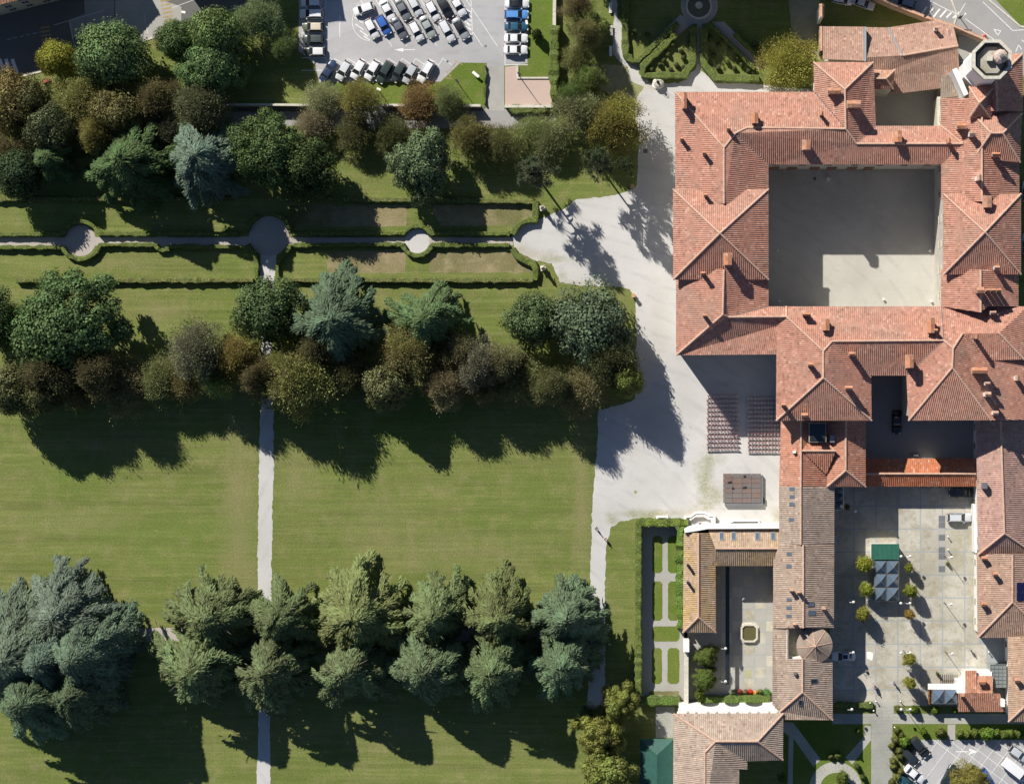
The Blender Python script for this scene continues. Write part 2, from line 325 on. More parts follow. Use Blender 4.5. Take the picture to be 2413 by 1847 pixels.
# car park
sheet('car_park', [(704, -300), (704, 120), (742, 152), (752, 195), (1038, 193), (1085, 148), (1147, 149), (1147, 156), (1189, 156), (1219, 153), (1243, 150), (1243, -300)], 2, 'asphalt')
sheet('footpath', rect(1146, 156, 1188, 261), 3, 'paving'); sheet('pink_terrace', [(1190, 158), (1219, 155), (1219, 184), (1300, 184), (1300, 250), (1190, 250)], 3, 'pink')
sheet('east_lawn', [(1219.5, 153), (1244, 150), (1244, -200), (1306, -200), (1306, 184), (1219.5, 184)], 3, 'grass2')
sheet('corner_lawn', [(1040, 194), (1087, 150), (1143, 151), (1143, 246), (1000, 246), (745, 246), (745, 196)], 3, 'grass2', .4)
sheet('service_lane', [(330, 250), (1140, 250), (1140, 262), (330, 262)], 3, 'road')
def strip(mb, p, q, w_, lvl):
    (x0, y0), (x1, y1) = p, q; L = math.hypot(x1-x0, y1-y0) or 1; nx, ny = -(y1-y0)/L*w_/2, (x1-x0)/L*w_/2
    mb.ngon([P(x0+nx, y0+ny, .004*lvl), P(x1+nx, y1+ny, .004*lvl), P(x1-nx, y1-ny, .004*lvl), P(x0-nx, y0-ny, .004*lvl)])
mk = MB()
for i in range(7): strip(mk, a1(400, -10+i*107-25), a1(612, -10+i*107-25), 1.3, 4)
strip(mk, a1(612, -50), a1(618, 520), 1.3, 4)
for i in range(9):                                  # bays of the lower row
    x = 640+i*116; strip(mk, a1(x, 590), a1(x+60-10, 505), 1.2, 4); strip(mk, a1(x+50, 505), a1(x+130, 560), 1.2, 5)
for i in range(8): strip(mk, a1(1010+i*130-140, -60), a1(1010+i*130+170, 440-40), 1.2, 4)
for i in range(28):
    an = math.radians(90+i*6); an2 = math.radians(96+i*6)
    if i < 20: strip(mk, a1(1010+170*math.cos(an), 190+165*math.sin(an)), a1(1010+170*math.cos(an2), 190+165*math.sin(an2)), 1.2, 5)
for y in (150, 210, 265, 310): strip(mk, a1(860+max(0, y-200)*.7, y), a1(930+max(0, y-200)*.7, y+50), 2.4, 5)
strip(mk, a1(1860, -40), a1(1875, 300), 1.3, 4)
for i in range(6): strip(mk, a1(1790, 60+i*38), a1(1865, 110+i*38), 2.2, 5)
strip(mk, a1(733, 160), a1(733, 320), 1.6, 4); mk.ngon([P(*a1(718, 180), .016), P(*a1(748, 180), .016), P(*a1(733, 130), .016)])
strip(mk, a1(1260, 430), a1(1380, 430), 1.6, 4); mk.ngon([P(*a1(1200, 430), .02), P(*a1(1280, 415), .02), P(*a1(1280, 448), .02)])
for i in range(6): strip(mk, a1(2155, 60+i*100), a1(2350, 60+i*100), 1.3, 4)
strip(mk, a1(2155, -40), a1(2155, 560), 1.3, 4)
tag(mk.build('road_marking', M['paint']), kind='structure')
yk = MB()
for p, q in (((1720, 520), (1790, 560)), ((1700, 600), (1650, 620)), ((1650, 620), (1690, 660)), ((1620, 670), (1700, 680)), ((1740, 530), (1690, 590))): strip(yk, a1(*p), a1(*q), 1.6, 4)
tag(yk.build('road_marking', M['ypaint']), kind='structure')
# street at the top left
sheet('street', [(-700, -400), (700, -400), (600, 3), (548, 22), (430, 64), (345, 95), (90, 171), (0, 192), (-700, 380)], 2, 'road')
sheet('pavement', [a0(985, -100), a0(1080, -100), a0(1560, 60), a0(1560, 225), a0(1245, 345), a0(985, 300)], 3, 'paving')
sheet('pavement', [a0(720, -100), a0(990, -100), a0(990, 240), a0(620, 330), a0(590, 180), a0(730, 120)], 3, 'street')
zk = MB(); zy = MB()
for i in range(-3, 2): strip(zk, a0(40+i*54+10, 510), a0(90+i*54-4+10, 640), 8.5, 5)
for i in range(9): strip(zy, a0(345+i*4, 245+i*34), a0(430+i*4, 232+i*34), 4.2, 5)
for i in range(8): strip(zy, a0(1380+i*7, 15+i*34), a0(1460+i*7, 0+i*34), 4.2, 5)
for i in range(6): strip(zk, a0(60+i*55, 345-i*13), a0(95+i*55, 337-i*13), .9, 5)
strip(zk, a0(460, 220), a0(900, 90), 1, 5); strip(zk, a0(1480, 70), a0(1700, -10), 1, 5)
strip(zk, a0(600, 195), a0(640, 400), 1, 5); strip(zk, a0(1240, 120), a0(1270, 290), 1, 5)
tag(zk.build('road_marking', M['paint']), kind='structure'); tag(zy.build('road_marking', M['ypaint']), kind='structure')
kb = MB(); edge = [(0, 192), (90, 171), (345, 95), (430, 64), (548, 22), (640, -10)]
for p, q in zip(edge, edge[1:]):
    a, b = P(*p, .06), P(*q, .06); L = math.dist(a, b); kb.box(((a[0]+b[0])/2, (a[1]+b[1])/2, .06), (L, .3, .12), math.atan2(b[1]-a[1], b[0]-a[0]))
tag(kb.build('kerb', M['stone']), kind='structure')
# north-east street
sheet('street', [tr(*p) for p in [(900, -600), (2600, -600), (2600, 640), (2060, 640), (1640, 300), (1100, 40)]], 2, 'street')
sheet('verge_lawn', [tr(*p) for p in [(1860, -100), (2600, -100), (2600, 260), (2160, 215)]], 3, 'grass2')
mk = MB()
for i in range(7): strip(mk, tr(1300+i*55+20, 140+i*3), tr(1300+i*55+75, 60+i*9), 4, 4)
for p, q in (((1700, 160), (1960, 350)), ((1265, -60), (1640, 130)), ((1640, 130), (1700, 30)), ((1850, 20), (2100, 260)), ((2100, 260), (2250, 250))): strip(mk, tr(*p), tr(*q), 1.5, 4)
for p, q in (((1940, 250), (2000, 262)), ((2000, 262), (1975, 300)), ((1975, 300), (1940, 250)), ((2125, 440), (2150, 380)), ((2150, 380), (2175, 420)), ((2175, 340), (2195, 355))): strip(mk, tr(*p), tr(*q), 1.8, 5)
tag(mk.build('road_marking', M['paint']), kind='structure')
kb = MB()
for p, q in (((1850, -40), (2165, 225)), ((2165, 225), (2400, 270)), ((1560, -60), (1630, 130)), ((1630, 130), (1600, 220))):
    a, b = P(*tr(*p), .06), P(*tr(*q), .06); L = math.dist(a, b); kb.box(((a[0]+b[0])/2, (a[1]+b[1])/2, .06), (L, .3, .13), math.atan2(b[1]-a[1], b[0]-a[0]))
tag(kb.build('kerb', M['stone']), kind='structure')
sheet('yard_ground', [tr(*p) for p in [(200, -100), (470, -100), (480, 520), (330, 420), (240, 320)]], 1, 'dirt', .5)
sheet('yard_ground', [tr(*p) for p in [(1640, 310), (1850, 350), (1730, 560), (1640, 560)]], 3, 'paving')
# palace courts
sheet('courtyard', rect(1780, 370, 2240, 745), 5, 'court'); sheet('small_courtyard', rect(2050, 190, 2230, 320), 5, 'court')
sheet('rear_yard', rect(2020, 860, 2320, 1150), 5, 'street')
# plaza of big concrete slabs
pl = tag(sheet('plaza', [(1955, 1140), (2312, 1140), (2385, 1500), (2385, 1660), (1955, 1660)], 2, 'band'), kind='structure')
SX, SY = 52.4, 54.2
for i in range(8):
    for j in range(10):
        x0, y0 = 1960.5+i*SX, 1140+j*SY-1; x1, y1 = x0+SX-2.8, min(y0+SY-2.8, 1662)
        if x1 > 2300 and y0 < 1500: x1 = 2308
        if x0 > 2300 or y1 <= y0: continue
        mb = MB(); a = P(x0, y0); b = P(x1, y1)
        mb.box(((a[0]+b[0])/2, (a[1]+b[1])/2, .012), (b[0]-a[0], a[1]-b[1], .016+.004*random.random()), random.gauss(0, .001))
        mb.build('paving_slab', M['concrete'], pl)
st = MB(); base = sheet('paver_strip', rect(2211.5, 1214, 2227.5, 1348), 8, 'band')
for j in range(9):
    mb = MB(); a = P(2212, 1215+j*14.8); b = P(2227, 1215+j*14.8+13.9)
    mb.box(((a[0]+b[0])/2, (a[1]+b[1])/2, .03), (b[0]-a[0], a[1]-b[1], .03)); mb.build('paver', M['slate'] if j in (0, 1, 3, 5, 6, 8) else M['paving'], base)
# inner court of the south range
ic = sheet('inner_court', rect(1612, 1325, 1830, 1665), 2, 'band')
for i in range(8):
    for j in range(12):
        x0, y0 = 1620+i*26.5, 1328+j*27; mb = MB(); a = P(x0, y0); b = P(x0+25.2, y0+25.7)
        mb.box(((a[0]+b[0])/2, (a[1]+b[1])/2, .012), (b[0]-a[0], a[1]-b[1], .016+.004*random.random())); mb.build('paving_slab', M['paving' if (i+j) % 3 else 'concrete'], ic)
# flagstone walk and crossing paths of the south garden
def flags(name, x0, y0, x1, y1, sz, lvl=3):
    sheet(name, rect(x0, y0, x1, y1), lvl, 'band'); mb = MB(); y = y0
    while y < y1-1:
        h = min(sz*random.uniform(.6, 1.3), y1-y); x = x0
        while x < x1-1:
            w_ = min(sz*random.uniform(.6, 1.8), x1-x); a = P(x+.35, y+.35); b = P(x+w_-.35, y+h-.35)
            mb.box(((a[0]+b[0])/2, (a[1]+b[1])/2, .02), (b[0]-a[0], a[1]-b[1], .02+.02*random.random()), random.gauss(0, .01)); x += w_
        y += h
    tag(mb.build('flagstones', M['cobble']), kind='stuff')
flags('flagstone_walk', 1962, 1681, 2440, 1705, 7); flags('entrance_walk', 2065, 1650, 2106, 1681, 8)
flags('flagstone_walk', 1545, 1664, 1590, 1738, 8)
flags('main_walk', 2053, 1705, 2103, 1900, 5); sheet('side_path', rect(2233, 1706, 2251, 1745), 3, 'paving')
sheet('south_garden', rect(1846, 1694, 2053, 1900), 1, 'grass2'); sheet('planting_strip', rect(2103, 1706, 2440, 1745), 1, 'grass2')
sheet('garden_walk', [cr(*p) for p in [(170, 1120), (250, 1130), (480, 1440), (420, 1500), (250, 1260), (240, 1750), (200, 1750), (210, 1240), (160, 1200)]], 3, 'cobble')
sheet('garden_walk', [cr(*p) for p in [(850, 1150), (915, 1160), (915, 1260), (745, 1480), (690, 1420), (850, 1240)]], 3, 'cobble')
ring = MB()
cxr, cyr = cr(605, 1680)
for i in range(36):
    t0, t1 = math.radians(i*10), math.radians(i*10+9.6)
    ring.poly([P(cxr+36*math.cos(t0), cyr+36*math.sin(t0), .02), P(cxr+62*math.cos(t0), cyr+62*math.sin(t0), .02), P(cxr+62*math.cos(t1), cyr+62*math.sin(t1), .02), P(cxr+36*math.cos(t1), cyr+36*math.sin(t1), .02)][::-1])
tag(ring.build('circular_walk', M['cobble']), kind='structure')
# south-east car park
sheet('south_car_park', [cr(*p) for p in [(1330, 1272), (2400, 1272), (2400, 1900), (1080, 1900), (1180, 1480)]], 3, 'asphalt')
mk = MB()
for i in range(8):
    strip(mk, cr(1430+i*130, 1272), cr(1430+i*130+560, 1272+420), 1.0, 4); strip(mk, cr(1480+i*130, 1272), cr(1480+i*130-450, 1272+600), 1.0, 5)
strip(mk, cr(1620, 1372), cr(1740, 1372), 2.2, 6); mk.ngon([P(*cr(1730, 1345), .024), P(*cr(1730, 1398), .024), P(*cr(1812, 1372), .024)])
tag(mk.build('road_marking', M['paint']), kind='structure')
# walled garden ground
sheet('walled_garden', rect(1500, 1235, 1625, 1650), 2, 'paving')
for q in (rect(1537, 1262, 1561, 1350), rect(1574, 1262, 1600, 1350), rect(1537, 1369, 1561, 1462), rect(1574, 1369, 1600, 1462), rect(1537, 1475, 1601, 1511), rect(1536, 1526, 1560, 1611), rect(1573, 1526, 1601, 1611)):
    (x0, y0), (x1, y1) = q[0], q[2]; c = 6
    sheet('lawn_bed', [(x0+c, y0), (x1-c, y0), (x1, y0+c), (x1, y1-c), (x1-c, y1), (x0+c, y1), (x0, y1-c), (x0, y0+c)], 3, 'grass2', .35)
sheet('planting_bed', rect(1530, 1628, 1600, 1638), 3, 'dry', .6)
# ================================================================= BUILDINGS
ROOFS = []
def roofz(px, py):
    best = None
    for f, (a, b, c) in ROOFS:
        ins = False
        for (x0, y0, _), (x1, y1, _) in zip(f, f[1:]+f[:1]):
            if (y0 > py) != (y1 > py) and px < (x1-x0)*(py-y0)/(y1-y0)+x0: ins = not ins
        if ins:
            z = a*px+b*py+c
            if best is None or z > best: best = z
    return best if best is not None else 6.0
def roof(root, faces, colr, rib=.36, tm='tile', cap='pink', name='roof', skirt=.22, ribh=.09):
    mb = MB(); rb = MB(); cp = MB(); edges = {}; fits = []
    for fi, f in enumerate(faces):
        A = np.array([(x, y, 1) for x, y, z in f]); zz = np.array([z for _, _, z in f])
        fit = np.linalg.lstsq(A, zz, rcond=None)[0]; ROOFS.append((f, fit)); fits.append(fit)
        pts = [Vector(P(*v)) for v in f]
        A2 = np.array([(p.x, p.y, 1) for p in pts]); z2 = np.array([p.z for p in pts]); pl_ = np.linalg.lstsq(A2, z2, rcond=None)[0]
        d = Vector((-pl_[0], -pl_[1])); d = d.normalized() if d.length > 1e-3 else Vector((0, -1)); u = Vector((-d.y, d.x))
        sl_ = math.sqrt(1+pl_[0]**2+pl_[1]**2)
        U = lambda p: (p[0]*u.x+p[1]*u.y, (p[0]*d.x+p[1]*d.y)*sl_)
        for t in geometry.tessellate_polygon([pts]):
            tt = t if up(pts, t) else t[::-1]; T3 = [pts[k] for k in tt]; mb.poly(T3, [U(p) for p in T3])
            us = [p.x*u.x+p.y*u.y for p in T3]; k = math.floor(min(us)/rib)+1
            while k*rib < max(us):
                uu = k*rib; hits = []; k += 1
                for i in range(3):
                    ua, ub = us[i], us[(i+1) % 3]
                    if (ua-uu)*(ub-uu) < 0: hits.append(T3[i].lerp(T3[(i+1) % 3], (uu-ua)/(ub-ua)))
                if len(hits) != 2 or (hits[0]-hits[1]).length < .15: continue
                hits.sort(key=lambda p: p.x*d.x+p.y*d.y); h0, h1 = hits
                w_ = Vector((u.x, u.y, 0))*rib*.30; t_ = Vector((u.x, u.y, 0))*rib*.14; z_ = Vector((0, 0, ribh)); e = Vector((0, 0, -.01)); uvf = [U(h0), U(h1)]
                rb.poly([h0-w_+e, h1-w_+e, h1-t_+z_, h0-t_+z_], [uvf[0], uvf[1], uvf[1], uvf[0]])
                rb.poly([h0-t_+z_, h1-t_+z_, h1+t_+z_, h0+t_+z_], [uvf[0], uvf[1], uvf[1], uvf[0]])
                rb.poly([h0+t_+z_, h1+t_+z_, h1+w_+e, h0+w_+e], [uvf[0], uvf[1], uvf[1], uvf[0]])
                rb.poly([h1-w_+e, h1+w_+e, h1+t_+z_, h1-t_+z_], [uvf[1]]*4)
        n_ = len(f)
        for i in range(n_):
            a, b = f[i], f[(i+1) % n_]; key = tuple(sorted([(round(a[0]), round(a[1])), (round(b[0]), round(b[1]))]))
            edges.setdefault(key, []).append((fi, a, b))
    for key, L in edges.items():
        a, b = Vector(P(*L[0][1])), Vector(P(*L[0][2]))
        if len(L) == 1:
            dn = Vector((0, 0, -skirt)); mb.poly([a, b, b+dn, a+dn])
            if abs(a.z-b.z) < .3: continue
            if (a-b).length > 2 and min(a.z, b.z) > 0 and False: pass
            continue
        f0, f1 = L[0][0], L[1][0]; c0 = np.mean([(x, y) for x, y, _ in faces[f0]], axis=0); c1 = np.mean([(x, y) for x, y, _ in faces[f1]], axis=0)
        z01 = fits[f0][0]*c1[0]+fits[f0][1]*c1[1]+fits[f0][2]; z11 = fits[f1][0]*c1[0]+fits[f1][1]*c1[1]+fits[f1][2]
        if z01 > z11+.15:
            cp.tube([a+Vector((0, 0, .08)), b+Vector((0, 0, .08))], .19, 6)
        elif z01 < z11-.15:
            cp.m = 1; cp.tube([a+Vector((0, 0, .03)), b+Vector((0, 0, .03))], .11, 4); cp.m = 0
    r = mb.build(name, M[tm], root, True, color=colr)
    rt = rb.build('roof_tiles', M[tm], r, color=colr); rt['kind'] = 'stuff'
    if cp.f: cp.build('ridge_cap', [M['ridge'], M['metal']], r)
    return r
M['ridge'] = plain('ridge_mortar', (.55, .36, .26), .85, 0, .2, 2)
WINM = {}
def window_mesh(w_, h):
    if (w_, h) in WINM: return WINM[(w_, h)]
    mb = MB(); mb.box((0, 0, 0), (w_, .06, h)); mb.m = 1
    for x in (-w_/2, w_/2, 0): mb.box((x, -.03, 0), (.09 if x else .05, .08, h+.09))
    for z in (-h/2, h/2): mb.box((0, -.03, z), (w_+.09, .08, .09))
    mb.box((0, -.08, -h/2-.08), (w_+.3, .2, .07)); me = mb.mesh('window', [M['glass'], M['stone']]); WINM[(w_, h)] = me; return me
def walls(root, rects, z, mat='cream', win=(3.2, 4.2), wsize=(1.1, 1.7), zoff=0.0, windows=True, colr=None, skip=()):
    mb = MB(); R = []
    for q in rects:
        zz = q[4] if len(q) > 4 else z
        a = P(q[0], q[1], zz); b = P(q[2], q[3], zz); R.append((a[0], b[1], b[0], a[1], zz))
    for (x0, y0, x1, y1, zz) in R:
        c = [(x0, y0), (x1, y0), (x1, y1), (x0, y1)]; mb = MB()
        for p, q in zip(c, c[1:]+c[:1]): mb.poly([(*p, 0), (*q, 0), (*q, zz), (*p, zz)])
        mb.poly([(*p, zz) for p in c])
        w_ = mb.build('wall', M[mat], root, True, color=colr)
    if not windows: return w_
    me = window_mesh(*wsize)
    for (x0, y0, x1, y1, zz) in R:
        for (p, q, nx, ny) in (((x0, y0), (x1, y0), 0, -1), ((x1, y0), (x1, y1), 1, 0), ((x1, y1), (x0, y1), 0, 1), ((x0, y1), (x0, y0), -1, 0)):
            L = math.dist(p, q); mx, my = (p[0]+q[0])/2, (p[1]+q[1])/2
            if (NX-mx)*nx+(NY-my)*ny <= 0 or L < 2.5: continue          # only the sides the camera could see
            n_ = int(L/win[0]); 
            for i in range(n_):
                t = (i+.5)/n_; x, y = p[0]+(q[0]-p[0])*t, p[1]+(q[1]-p[1])*t
                if any(r[0]-.5 < x+nx*1.5 < r[2]+.5 and r[1]-.5 < y+ny*1.5 < r[3]+.5 for r in R): continue
                k = 0
                while zz-2.0-k*win[1] > 1.2:
                    o = link('window', me, root, (x+nx*.01-root.location.x, y+ny*.01-root.location.y, zz-2.0-k*win[1]), math.atan2(nx, -ny)); k += 1
                    if k >= 2: break
    return w_
def chimney(root, px, py, w_=10, d=10, h=1.7, kind='brick', cap=True):
    z0 = roofz(px, py); top = z0+h; x, y, _ = P(px, py, top); w_ *= S; d *= S
    mb = MB(); mb.box((x, y, z0-1.2+(h+1.2)/2), (w_*.82, d*.82, h+1.2))
    mt = {'brick': 'brickred', 'white': 'white', 'grey': 'metal', 'cream': 'wallbrick', 'black': 'dark'}[kind]
    s_ = mb.build('chimney', M[mt], root, True)
    if cap:
        c = MB(); c.box((x, y, top+.03), (w_*1.08, d*1.08, .10)); c.build('chimney_cap', M['stone' if kind == 'white' else 'wallbrick'], s_)
        t = MB(); hx, hy = w_/2, d/2
        for sx in (-1, 1):
            for sy in (-1, 1): t.box((x+sx*hx*.7, y+sy*hy*.7, top+.2), (.14, .14, .26))
        z_ = top+.33
        if w_ >= d: A, B = (x-hx, y, z_+.3), (x+hx, y, z_+.3)
        else: A, B = (x, y-hy, z_+.3), (x, y+hy, z_+.3)
        c4 = [(x-hx, y-hy, z_), (x+hx, y-hy, z_), (x+hx, y+hy, z_), (x-hx, y+hy, z_)]
        if w_ >= d: fs = [[c4[0], c4[1], B, A], [c4[2], c4[3], A, B], [c4[1], c4[2], B], [c4[3], c4[0], A]]
        else: fs = [[c4[1], c4[2], B, A], [c4[3], c4[0], A, B], [c4[0], c4[1], A], [c4[2], c4[3], B]]
        for f in fs: t.poly(f, [(p[0], p[1]) for p in f])
        t.build('chimney_hood', M['tile'], s_, color=(.50, .22, .12) if kind == 'brick' else (.45, .26, .18))
def skylight(root, px, py, w_, d, mat='skyglass'):
    z = roofz(px, py)+.16; x, y, _ = P(px, py, z); e = 4
    gx = (roofz(px+e, py)-roofz(px-e, py))/(2*e*S); gy = -(roofz(px, py+e)-roofz(px, py-e))/(2*e*S)
    if abs(gx) > 1.5: gx = 0
    if abs(gy) > 1.5: gy = 0
    def zz(a, b): return z+a*gx+b*gy
    hx, hy = w_*S/2, d*S/2; mb = MB(); q = [(-hx, -hy), (hx, -hy), (hx, hy), (-hx, hy)]
    mb.poly([(x+a, y+b, zz(a, b)) for a, b in q]); f = MB()
    o = [(a*1.25, b*1.2) for a, b in q]
    for i in range(4):
        j = (i+1) % 4; f.poly([(x+o[i][0], y+o[i][1], zz(*o[i])+.04), (x+o[j][0], y+o[j][1], zz(*o[j])+.04), (x+q[j][0], y+q[j][1], zz(*q[j])+.04), (x+q[i][0], y+q[i][1], zz(*q[i])+.04)])
        f.poly([(x+o[i][0], y+o[i][1], zz(*o[i])-.25), (x+o[j][0], y+o[j][1], zz(*o[j])-.25), (x+o[j][0], y+o[j][1], zz(*o[j])+.04), (x+o[i][0], y+o[i][1], zz(*o[i])+.04)])
    s_ = f.build('skylight', M['metal'], root, True); mb.build('pane', M[mat], s_)
RED, BROWN, ORG = (.46, .238, .172), (.36, .292, .235), (.47, .17, .085)
E = 14.8
pal = thing('palace', 'large red tiled palace with wings around a square courtyard', 'palace', P(1700, 560))
def F(pts, base=E): return [(x, y, base+z) for x, y, z in pts]
roof(pal, [
 F([(1591, 217, 0), (1591, 470, 0), (1706, 480, 3.5), (1706, 348, 3.5)]),
 F([(1591, 217, 0), (1706, 348, 3.5), (1733, 314, 3.1), (1761, 301, 2.8), (1993, 304, 2.8), (1919, 217, 0)]),
 F([(1706, 348, 3.5), (1706, 480, 3.5), (1811, 480, 0), (1811, 388, 0), (1733, 314, 3.1)]),
 F([(1733, 314, 3.1), (1811, 388, 0), (2218, 388, 0), (2269, 339, 1.6), (2018, 339, 1.6), (1993, 304, 2.8), (1761, 301, 2.8)]),
 F([(1917, 147, 0), (1991, 211, 3.2), (2058, 147, 0)]), F([(1917, 147, 0), (1919, 217, 0), (1993, 304, 2.8), (1991, 211, 3.2)]),
 F([(2058, 147, 0), (1991, 211, 3.2), (1993, 304, 2.8), (2018, 339, 1.6), (2064, 297, 0)]),
 F([(2064, 297, 0), (2018, 339, 1.6), (2269, 339, 1.6), (2217, 297, 0)]),
 F([(2217, 232, 0), (2217, 297, 0), (2269, 339, 1.6), (2218, 388, 0), (2218, 470, 0), (2314, 475, 3.3), (2314, 232, 3.3)]),
 F([(2314, 232, 3.3), (2314, 475, 3.3), (2402, 470, 0), (2402, 232, 0)])], RED)
roof(pal, [F([(2292, 268, 2.2), (2335, 314, 4.8), (2363, 314, 4.8), (2408, 268, 2.2)]), F([(2292, 268, 2.2), (2294, 374, 2.2), (2335, 314, 4.8)]),
 F([(2294, 374, 2.2), (2404, 383, 2.2), (2363, 314, 4.8), (2335, 314, 4.8)]), F([(2408, 268, 2.2), (2363, 314, 4.8), (2404, 383, 2.2)])], RED)
roof(pal, [F([(2285, 127, .5), (2347, 190, 4.0), (2410, 127, .5)]), F([(2285, 127, .5), (2285, 262, .5), (2350, 262, 4.0), (2347, 190, 4.0)]), F([(2410, 127, .5), (2347, 190, 4.0), (2350, 262, 4.0), (2410, 262, .5)])], RED)
roof(pal, [F([(2284, 205, 3), (2308, 243, 5.4), (2345, 205, 3)]), F([(2284, 205, 3), (2284, 279, 3), (2308, 243, 5.4)]), F([(2284, 279, 3), (2334, 279, 3), (2308, 243, 5.4)]), F([(2334, 279, 3), (2345, 205, 3), (2308, 243, 5.4)])], RED)
roof(pal, [F([(2217, 177, -2.5), (2217, 232, -3.2), (2277, 225, -3.2), (2252, 177, -2.5)])], BROWN)
EP = E+1.7
for pts in (((1586, 446), (1811, 446), (1811, 659), (1586, 659), (1696, 550, 4.3)), ((2223, 457), (2406, 457), (2406, 647), (2223, 647), (2321, 547, 3.9))):
    a, b, c, d, ap = pts; A = (*ap[:2], EP+ap[2]); q = [(*k, EP) for k in (a, b, c, d)]
    roof(pal, [[q[0], A, q[1]], [q[1], A, q[2]], [q[2], A, q[3]], [q[3], A, q[0]]], RED)
roof(pal, [
 F([(1593, 635, 0), (1593, 837, -.2), (1703, 741, 3.2), (1706, 635, 3.2)]), F([(1706, 635, 3.2), (1703, 741, 3.2), (1716, 747, 2.3), (1811, 722, 0), (1811, 635, 0)]),
 F([(1593, 837, -.2), (1829, 835, -.2), (1830, 768, .3), (1853, 746, 1.3), (1716, 747, 2.3), (1703, 741, 3.2)]),
 F([(1716, 747, 2.3), (1853, 746, 1.3), (1853, 722, 0), (1811, 722, 0)]),
 F([(1853, 722, 0), (1853, 746, 1.3), (1940, 827, 3.2), (1961, 804, 2.8), (2224, 802, 2.8), (2218, 722, 0)]),
 F([(2218, 722, 0), (2224, 802, 2.8), (2246, 821, 3.4), (2268, 786, 2.6), (2354, 785, 2.6), (2420, 722, 0)]),
 F([(1830, 768, .3), (1829, 991, 0), (1940, 890, 3.5), (1940, 827, 3.2), (1853, 746, 1.3)]), F([(1829, 991, 0), (2054, 991, 0), (1940, 890, 3.5)]),
 F([(2054, 991, 0), (2053, 885, 0), (1961, 804, 2.8), (1940, 827, 3.2), (1940, 890, 3.5)]),
 F([(1961, 804, 2.8), (2053, 885, 0), (2136, 885, 0), (2224, 802, 2.8)]),
 F([(2136, 885, 0), (2141, 991, 0), (2244, 866, 3.6), (2246, 821, 3.4), (2224, 802, 2.8)]), F([(2141, 991, 0), (2335, 990, .9), (2244, 866, 3.6)]),
 F([(2268, 786, 2.6), (2246, 821, 3.4), (2244, 866, 3.6), (2335, 990, .9), (2450, 988, -.6), (2450, 786, 0)])], RED)
roof(pal, [F([(2268, 786, 2.8), (2354, 785, 2.8), (2413, 847, 1.4), (2335, 849, 1.4)]), F([(2354, 785, 2.8), (2420, 722, .1), (2470, 722, .1), (2470, 847, .1), (2413, 847, 1.4)])], RED)
roof(pal, [F([(2218, 635, 0), (2218, 722, 0), (2311, 736, 3.0), (2311, 635, 3.0)]), F([(2311, 635, 3.0), (2311, 736, 3.0), (2328, 722, 2.4), (2400, 722, 0), (2400, 635, 0)])], RED)
walls(pal, [(1600, 227, 1802, 826), (1802, 227, 2055, 379), (2055, 306, 2226, 379), (1926, 156, 2050, 227), (2226, 240, 2393, 722), (1802, 731, 1837, 826), (1837, 731, 2226, 876), (1837, 876, 2044, 982), (2146, 876, 2440, 980), (2226, 722, 2440, 876), (2294, 136, 2400, 240)], E-.15, 'cream', win=(4.3, 4.4))
walls(pal, [(1595, 456, 1802.5, 650), (2231, 466, 2397, 638)], EP-.12, 'cream', windows=False)
walls(pal, [(2302, 278, 2398, 374, E+2.1), (2292, 213, 2337, 272, E+2.9), (2224, 186, 2262, 226, E-3.3)], E, 'cream', windows=False)
for c in [(1612, 238, 12, 36, 2.6), (1778, 279, 16, 24, 1.8), (1717, 304, 8, 8, 2.0), (1607, 328, 8, 8, 1.9), (1660, 361, 8, 8, 1.9), (1965, 215, 28, 13, 1.8), (2012, 246, 30, 16, 2.8), (1936, 268, 7, 8, 2.2), (1900, 342, 19, 22, 2.4),
          (2115, 322, 19, 26, 1.8), (2236, 332, 7, 12, 2.2), (2266, 297, 22, 14, 1.6), (2291, 315, 13, 11, 2.2, 'white'), (2307, 419, 10, 12, 2.6, 'white'), (2347, 364, 18, 8, 2.0), (1663, 460, 8, 8, 1.9), (1715, 611, 18, 26, 2.6), (1657, 644, 10, 7, 2.2),
          (1661, 744, 9, 7, 2.0), (2326, 476, 20, 26, 1.8), (2349, 631, 12, 8, 1.8, 'white'), (2310, 684, 16, 13, 2.4), (2328, 684, 10, 8, 2.2), (2341, 684, 10, 8, 2.2), (2354, 684, 9, 8, 2.2), (1900, 741, 18, 8, 2.2), (1945, 765, 18, 26, 1.7), (2193, 767, 18, 34, 1.7),
          (2205, 779, 8, 8, 1.9), (2340, 737, 13, 8, 2.0, 'white'), (2008, 834, 14, 9, 2.8), (2143, 852, 18, 28, 2.6), (1910, 859, 12, 9, 2.4), (2302, 793, 7, 10, 3.2), (2308, 873, 34, 13, 2.4), (2397, 891, 10, 11, 1.8, 'white'), (2000, 914, 16, 9, 2.8), (1846, 954, 9, 8, 1.9),
          (1896, 978, 15, 9, 2.0), (2327, 904, 11, 8, 2.8, 'white'), (2328, 929, 13, 11, 2.8, 'white'), (2346, 973, 12, 9, 2.0, 'white')]:
    chimney(pal, *c)
# low court door lintels and portico of the courtyard's north side
pm = MB()
for i, X in enumerate((240, 560, 960, 1265, 1625, 1925)):
    x = 1800+X/7.317; a = P(x, 379.5, E-.2); pm.box((a[0], P(0, 379.5, E)[1]-.02, 2.0), (1.8, .12, 4.0))
pm.build('portico_door', M['wood'], pal, True)
